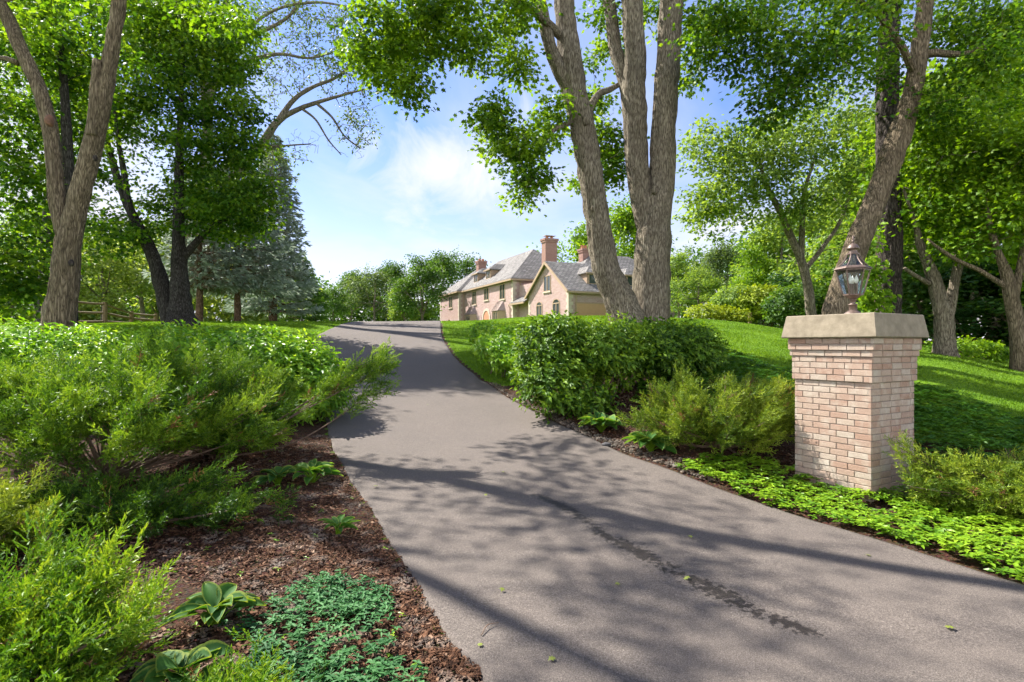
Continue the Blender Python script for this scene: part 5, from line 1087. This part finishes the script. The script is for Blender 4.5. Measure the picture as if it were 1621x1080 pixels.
# windows
def window(xf, yc, z0, z1, w, arched=False, parent=hs, face='x', panes=2, tr='trim'):
    """face 'x': in a wall facing -x at x = xf, centred on y = yc; face 'y': in a wall facing -y at y = xf, centred on x = yc"""
    def q(a, dpt, z): return (xf - dpt, yc + a, z) if face == 'x' else (yc + a, xf - dpt, z)
    h = w / 2; g = Geo(); fw = .11; ins = []
    def rect(a0, a1, b0, b1, dp0, dp1):
        V = [q(a0, dp0, b0), q(a1, dp0, b0), q(a1, dp0, b1), q(a0, dp0, b1), q(a0, dp1, b0), q(a1, dp1, b0), q(a1, dp1, b1), q(a0, dp1, b1)]
        g.add(V, _BF)
    rect(-h, -h + fw, z0, z1, -.05, .055); rect(h - fw, h, z0, z1, -.05, .055); rect(-h + fw, h - fw, z0, z0 + fw, -.05, .05); rect(-h + fw, h - fw, z1 - fw, z1, -.05, .05)
    for i in range(1, panes): a = -h + w * i / panes; rect(a - fw * .55, a + fw * .55, z0 + fw, z1 - fw, -.05, .045)
    if arched:
        n = 8; ang = np.linspace(0, np.pi, n + 1); ro = h; 
        for i in range(n):
            V = []
            for dp in (-.05, .05):
                for rr_, an in ((ro, ang[i]), (ro, ang[i + 1]), (ro - .14, ang[i + 1]), (ro - .14, ang[i])): V.append(q(rr_ * math.cos(an), dp, z1 - .01 + rr_ * math.sin(an) * .55))
            g.add(V, _BF)
    o = build('window', g, M[tr], parent); g = Geo(); pts = [q(-h + .02, .012, z0 + .02), q(h - .02, .012, z0 + .02), q(h - .02, .012, z1 - .02)]
    if arched: pts += [q((h - .05) * math.cos(t_), .012, z1 - .02 + (h - .05) * math.sin(t_) * .55) for t_ in np.linspace(.2, np.pi - .2, 7)]
    pts += [q(-h + .02, .012, z1 - .02)]; poly(g, pts); build('pane', g, M['wglass'], o)
    if face == 'x':
        g = Geo(); box(g, (xf - .14, yc - h - .1, z0 - .14), (xf + .05, yc + h + .1, z0 - .001)); build('sill', g, M['quoin'], o)
    return o
for (yc, z0, z1, w, n_) in [(18.4, 3.0, 5.15, 1.9, 2), (24.4, 3.3, 5.15, 1.9, 2), (29.6, 2.95, 5.1, 1.9, 2)]: window(0, yc, z0, z1, w, panes=n_)
window(-.75, 39.2, 3.0, 5.0, 1.8); window(-.75, 40.0, -.6, .6, 1.8, arched=True)
window(0, 5.0, 2.95, 4.85, 1.75); window(0, 7.05, -.2, 1.5, 1.55, arched=True); window(0, 2.8, -.2, 1.5, 1.7, arched=True)
# front door arch
g = Geo(); n = 10; yc = 24.35; hw = 1.25; ang = np.linspace(0, np.pi, n + 1)
for i in range(n):
    V = []
    for dp in (-.02, .10):
        for rr_, an in ((hw + .35, ang[i]), (hw + .35, ang[i + 1]), (hw, ang[i + 1]), (hw, ang[i])): V.append((-dp, yc + rr_ * math.cos(an), .5 + rr_ * math.sin(an)))
    g.add(V, _BF)
for s in (-1, 1): box(g, (-.10, min(yc + s * hw, yc + s * (hw + .35)), -1.2), (.02, max(yc + s * hw, yc + s * (hw + .35)), .5))
arch = hb_('entrance', g, M['quoin'], uv=False)
g = Geo(); poly(g, [(-.03, yc - hw, -1.2), (-.03, yc + hw, -1.2)] + [(-.03, yc + hw * math.cos(t_), .5 + hw * math.sin(t_)) for t_ in np.linspace(0, np.pi, 13)]); build('door', g, M['claypot'], arch)
# bay windows with copper roofs
for yc in (19.1, 30.4):
    w = 1.7; pr = .8; g = Geo(); pts = [(0, yc - w), (-pr, yc - w + .6), (-pr, yc + w - .6), (0, yc + w)]
    for i in range(3): (xa, ya), (xb, yb) = pts[i], pts[i + 1]; poly(g, [(xa, ya, -1.2), (xa, ya, 1.5), (xb, yb, 1.5), (xb, yb, -1.2)])
    bay = hb_('bay_window', g, M['trim'], uv=False)
    g = Geo(); o_ = .15; e_ = [(0.02, yc - w - o_, 1.45), (-pr - o_, yc - w + .6 - o_ * .5, 1.45), (-pr - o_, yc + w - .6 + o_ * .5, 1.45), (0.02, yc + w + o_, 1.45)]; t_ = [(0.02, yc - w + .55, 2.75), (-.12, yc - w + .7, 2.75), (-.12, yc + w - .7, 2.75), (0.02, yc + w - .55, 2.75)]
    for i in range(3): slab(g, [e_[i], e_[i + 1], t_[i + 1], t_[i]], .06)
    for s in np.linspace(.1, .9, 7):
        a_ = np.array(e_[1]) * (1 - s) + np.array(e_[2]) * s; b_ = np.array(t_[1]) * (1 - s) + np.array(t_[2]) * s; bar(g, a_ + [0, 0, .03], b_ + [0, 0, .03], .05, .06)
    build('bay_roof', g, M['copper'], bay); window(-pr, yc, .05, 1.3, 2.0, parent=bay, panes=3)
# garage doors
for (xa, xb) in [(.95, 5.6), (6.5, 11.0)]:
    g = Geo(); box(g, (xa - .14, -.07, -1.2), (xa, .02, 1.42)); box(g, (xb, -.07, -1.2), (xb + .14, .02, 1.42)); box(g, (xa, -.07, 1.28), (xb, .02, 1.42)); gd = hb_('garage_door', g, M['trim'], uv=False)
    g = Geo(); 
    for k in range(5): box(g, (xa + .005, -.045 if k % 2 else -.04, -1.2 + .5 * k), (xb - .005, .0, -1.2 + .5 * k + .475))
    box(g, (xa + .004, -.02, -1.2), (xb - .004, .01, 1.279)); build('panel', g, M['gdoor'], gd)
# dormers
def dormer(face, pos, along, z0, w, h, dep, ridge, panes=2):
    """front at pos on the given axis, centred on along"""
    def q(a, dpt, z): return (pos + dpt, along + a, z) if face == 'x' else (along + a, pos + dpt, z)
    hw = w / 2; g = Geo(); zt = z0 + h
    poly(g, [q(-hw, 0, z0 - .6), q(hw, 0, z0 - .6), q(hw, 0, zt), q(-hw, 0, zt)]); poly(g, [q(hw, 0, z0 - .6), q(hw, dep, z0 - .6), q(hw, dep, zt), q(hw, 0, zt)]); poly(g, [q(-hw, dep, z0 - .6), q(-hw, 0, z0 - .6), q(-hw, 0, zt), q(-hw, dep, zt)])
    dm = hb_('dormer', g, M['siding']); g = Geo(); o = .25
    slab(g, [q(-hw - o, -o, zt), q(hw + o, -o, zt), q(0, hw + .1, zt + ridge)], .1); slab(g, [q(hw + o, -o, zt), q(hw + o, dep + .8, zt), q(0, dep + 1.6, zt + ridge), q(0, hw + .1, zt + ridge)], .1); slab(g, [q(-hw - o, -o, zt), q(-hw - o, dep + .8, zt), q(0, dep + 1.6, zt + ridge), q(0, hw + .1, zt + ridge)], .1)
    o2 = build('dormer_roof', g, M['shake'], dm); planar_uv(o2)
    g = Geo(); bar(g, q(-hw - o, -o - .03, zt - .09), q(hw + o, -o - .03, zt - .09), .08, .16); build('fascia', g, M['trim'], dm)
    window(pos, along, z0 + .12, zt - .15, w - .35, parent=dm, face=face, panes=panes)
dormer('x', 1.0, 26.2, 6.55, 2.0, 1.55, 2.4, .95); dormer('x', 1.0, 31.5, 6.55, 2.0, 1.55, 2.4, .95)
dormer('y', 1.0, 3.8, 3.45, 1.7, 1.45, 2.2, .9, 1); dormer('y', 1.0, 9.0, 3.45, 1.7, 1.45, 2.2, .9, 1)
# chimneys
def chimney(x0, x1, y0, y1, z0, z1, pots=(), m='chim'):
    g = Geo(); box(g, (x0, y0, z0), (x1, y1, z1)); c = hb_('chimney', g, M[m]); g = Geo(); box(g, (x0 - .1, y0 - .1, z1 - .45), (x1 + .1, y1 + .1, z1 - .2)); box(g, (x0 - .17, y0 - .17, z1 - .199), (x1 + .17, y1 + .17, z1 + .06)); o = build('chimney_crown', g, M['chim'], c); planar_uv(o)
    for (fx, fy, hh, rr_) in pots:
        g = Geo(); X, Y = x0 + (x1 - x0) * fx, y0 + (y1 - y0) * fy; lathe(g, [(rr_, z1 + .05), (rr_ * .85, z1 + hh), (rr_ * 1.1, z1 + hh + .02), (rr_ * 1.1, z1 + hh + .1), (rr_ * .6, z1 + hh + .1)], 14, (X, Y, 0)); build('chimney_pot', g, M['claypot'] if m == 'chim' else M['bronze'], c, smooth=False)
    return c
c = chimney(3.2, 4.9, 11.6, 12.7, 3, 10.55, [(.3, .5, .25, .18), (.7, .5, .25, .18)])
g = Geo(); box(g, (3.3, 11.7, 10.98), (4.8, 12.6, 11.03)); build('rain_cap', g, M['quoin'], c)
chimney(3.2, 4.6, 36.2, 37.3, 6, 10.9, [(.3, .5, .35, .2), (.7, .5, .35, .2)]); chimney(9.3, 10.3, 12.4, 13.5, 6, 9.75, [(.25, .5, .45, .22), (.75, .5, .45, .22)])

# ------------------------------------------------------------------ small things
r = np.random.default_rng(140)
g = Geo(); add_leaves(g, np.array([[-.05, 0, .006]]), np.array([[1., 0, .05]]), np.array([[0, .15, 1.]]), .065, .055, 'lobed', .35)
fl0 = build('fallen_leaf', g, M['litter']); first = True
for (u, v, tnt) in [(794, 941, 0), (767, 787, 0), (1090, 918, 0), (975, 930, 0), (762, 1025, 0), (1376, 884, 1), (1094, 855, 1), (597, 773, 1), (795, 750, 0), (676, 642, 1), (1510, 1000, 1), (870, 1052, 1)]:
    o = fl0 if first else fl0.copy()
    if not first: COL.objects.link(o)
    first = False; q = G(u, v); o.location = (q[0], q[1], q[2] + .018); o.rotation_euler = (r.normal() * .12, r.normal() * .12, r.random() * 6.28); s = .6 + .4 * r.random(); o.scale = (s, s, s)
    tag(o, 'small yellow green leaf lying on the asphalt driveway', 'leaf', 'fallen leaves on the driveway')
q0, q1, q2 = G(762, 1012), G(772, 998), G(790, 991); g = Geo(); qq, rr = resample([q0 + [0, 0, .018], q1 + [0, 0, .03], q2 + [0, 0, .02]], [.003, .0035, .002], .01); add_tube(g, qq, rr, 6); tag(build('twig', g, M['stem'], org=q0), 'thin curved twig lying on the near part of the drive', 'twig').location = Vector(q0)
def stone(name, label, u, v, s, m, seed):
    q = G(u, v); rr = np.random.default_rng(seed); g = Geo(); a = np.linspace(0, np.pi, 9); lathe(g, np.stack([np.sin(a) * s, -np.cos(a) * s * .55], 1), 12); V = g.V[0]; V *= (1 + .25 * vnoise(V / s * 1.4 + seed))[:, None] * np.array([1.3, .9, 1]); o = build(name, g, m, smooth=True); o.location = (q[0], q[1], q[2] + s * .3); tag(o, label, 'stone')
stone('stone', 'dark fist sized stone at the right drive edge between the two hostas', 960, 706, .055, M['rock'], 3)
stone('stone', 'pale flat stone in the mulch beside the near corner juniper', 205, 976, .06, M['stone'], 4)
g = Geo(); q = at(1187, 25); box(g, (-.06, -.06, -.1), (.06, .06, .5)); box(g, (-.085, -.085, .5), (.085, .085, .54)); o = build('wooden_post', g, M['fence']); o.location = Vector(q); tag(o, 'short tan wooden post beside the low hedge at the top of the right lawn', 'post')

# ------------------------------------------------------------------ light, sky, camera
w = bpy.data.worlds.new('World'); scene.world = w; w.use_nodes = True; nt = w.node_tree; nt.nodes.clear(); n = N(nt)
SKY_S = .07
sky = n('ShaderNodeTexSky', sky_type='NISHITA', sun_disc=False, sun_elevation=SUN_EL, sun_rotation=math.atan2(SUN_TO[0], SUN_TO[1]), air_density=1.0, dust_density=.25, ozone_density=2.5)
tc = n('ShaderNodeTexCoord'); sp = n('ShaderNodeSeparateXYZ', {0: tc.outputs['Generated']})
zz = n.math('ADD', n.math('MAXIMUM', sp.outputs[2], 0.0), .18)
cv = n('ShaderNodeCombineXYZ', {0: n.math('DIVIDE', sp.outputs[0], zz), 1: n.math('DIVIDE', sp.outputs[1], zz), 2: 0.0})
mp = n('ShaderNodeMapping', {'Vector': cv.outputs[0], 'Scale': (1.0, .62, 1), 'Location': (.35, .6, 0), 'Rotation': (0, 0, .5)})
c1 = n('ShaderNodeTexNoise', {'Vector': mp.outputs[0], 'Scale': 1.15, 'Detail': 9.0, 'Roughness': .56, 'Distortion': .5})
c2 = n('ShaderNodeTexNoise', {'Vector': mp.outputs[0], 'Scale': .45, 'Detail': 3.0})
cm = n.math('ADD', n.math('MULTIPLY', c1.outputs[0], .7), n.math('MULTIPLY', c2.outputs[0], .45))
cf = n.ramp(cm, [(.50, (.04, .04, .04)), (.60, (.34, .34, .34)), (.72, (.92, .92, .92))])
lowh = n.ramp(sp.outputs[2], [(0, (.8, .8, .8)), (.16, (.38, .38, .38)), (.42, (0, 0, 0))])
vd = n('ShaderNodeVectorMath', {0: tc.outputs['Generated'], 1: (-.105, .945, .30)}, operation='SUBTRACT')
vm = n('ShaderNodeMapping', {'Vector': vd.outputs[0], 'Scale': (5.2, 3.0, 8.5)})
vl = n('ShaderNodeVectorMath', {0: vm.outputs[0]}, operation='LENGTH')
c3 = n('ShaderNodeTexNoise', {'Vector': tc.outputs['Generated'], 'Scale': 7.0, 'Detail': 8.0, 'Roughness': .6, 'Distortion': .6})
bank = n.math('ADD', n.math('SUBTRACT', 1.0, vl.outputs['Value']), n.math('MULTIPLY', n.math('SUBTRACT', c3.outputs[0], .5), 2.6))
bank = n.ramp(bank, [(.15, (0, 0, 0)), (.55, (.55, .55, .55)), (1.0, (1, 1, 1))])
fac = n.math('ADD', n.math('MAXIMUM', cf, bank), n.math('MULTIPLY', lowh, .75), True)
hs = n('ShaderNodeHueSaturation', {'Saturation': 1.28, 'Value': .92, 'Color': sky.outputs[0]})
skt = n.mix(1.0, hs.outputs[0], (1.28, .96, 1.06), 'MULTIPLY')
ccol = n.mix(n.ramp(sp.outputs[1], [(0, (1, 1, 1)), (.25, (0, 0, 0))]), (4.3, 4.4, 4.7), (16.0, 16.0, 16.0))  # unseen clouds behind the camera brightened, added to fill camera-facing shade
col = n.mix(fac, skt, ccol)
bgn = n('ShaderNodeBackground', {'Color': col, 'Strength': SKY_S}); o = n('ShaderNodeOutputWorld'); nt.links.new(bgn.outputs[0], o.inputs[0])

sl_ = bpy.data.lights.new('sun', 'SUN'); sl_.energy = 4.4; sl_.angle = math.radians(.53); sl_.color = (1, .965, .90)
so = bpy.data.objects.new('sun', sl_); COL.objects.link(so)
dv = Vector((SUN_TO[0] * math.cos(SUN_EL), SUN_TO[1] * math.cos(SUN_EL), math.sin(SUN_EL))); so.rotation_euler = dv.to_track_quat('Z', 'Y').to_euler(); so.location = (-30, 20, 40)

cam = bpy.data.cameras.new('camera'); cam.sensor_width = 36; cam.lens = F * 36 / 1621; cam.shift_y = (HV - 540) / 1621; cam.clip_start = .05; cam.clip_end = 5000
co = bpy.data.objects.new('camera', cam); COL.objects.link(co); co.location = (0, 0, CAMZ); co.rotation_euler = (math.pi / 2, 0, 0); scene.camera = co

scene.render.engine = 'CYCLES'
cy = scene.cycles; cy.use_adaptive_sampling = True; cy.adaptive_threshold = .03; cy.max_bounces = 6; cy.diffuse_bounces = 3; cy.glossy_bounces = 2; cy.transmission_bounces = 4; cy.transparent_max_bounces = 8; cy.use_denoising = True; cy.caustics_reflective = False; cy.caustics_refractive = False
vs = scene.view_settings; vs.view_transform = 'Standard'; vs.look = 'None'; vs.exposure = 1.8; vs.gamma = 1.0; vs.use_curve_mapping = False
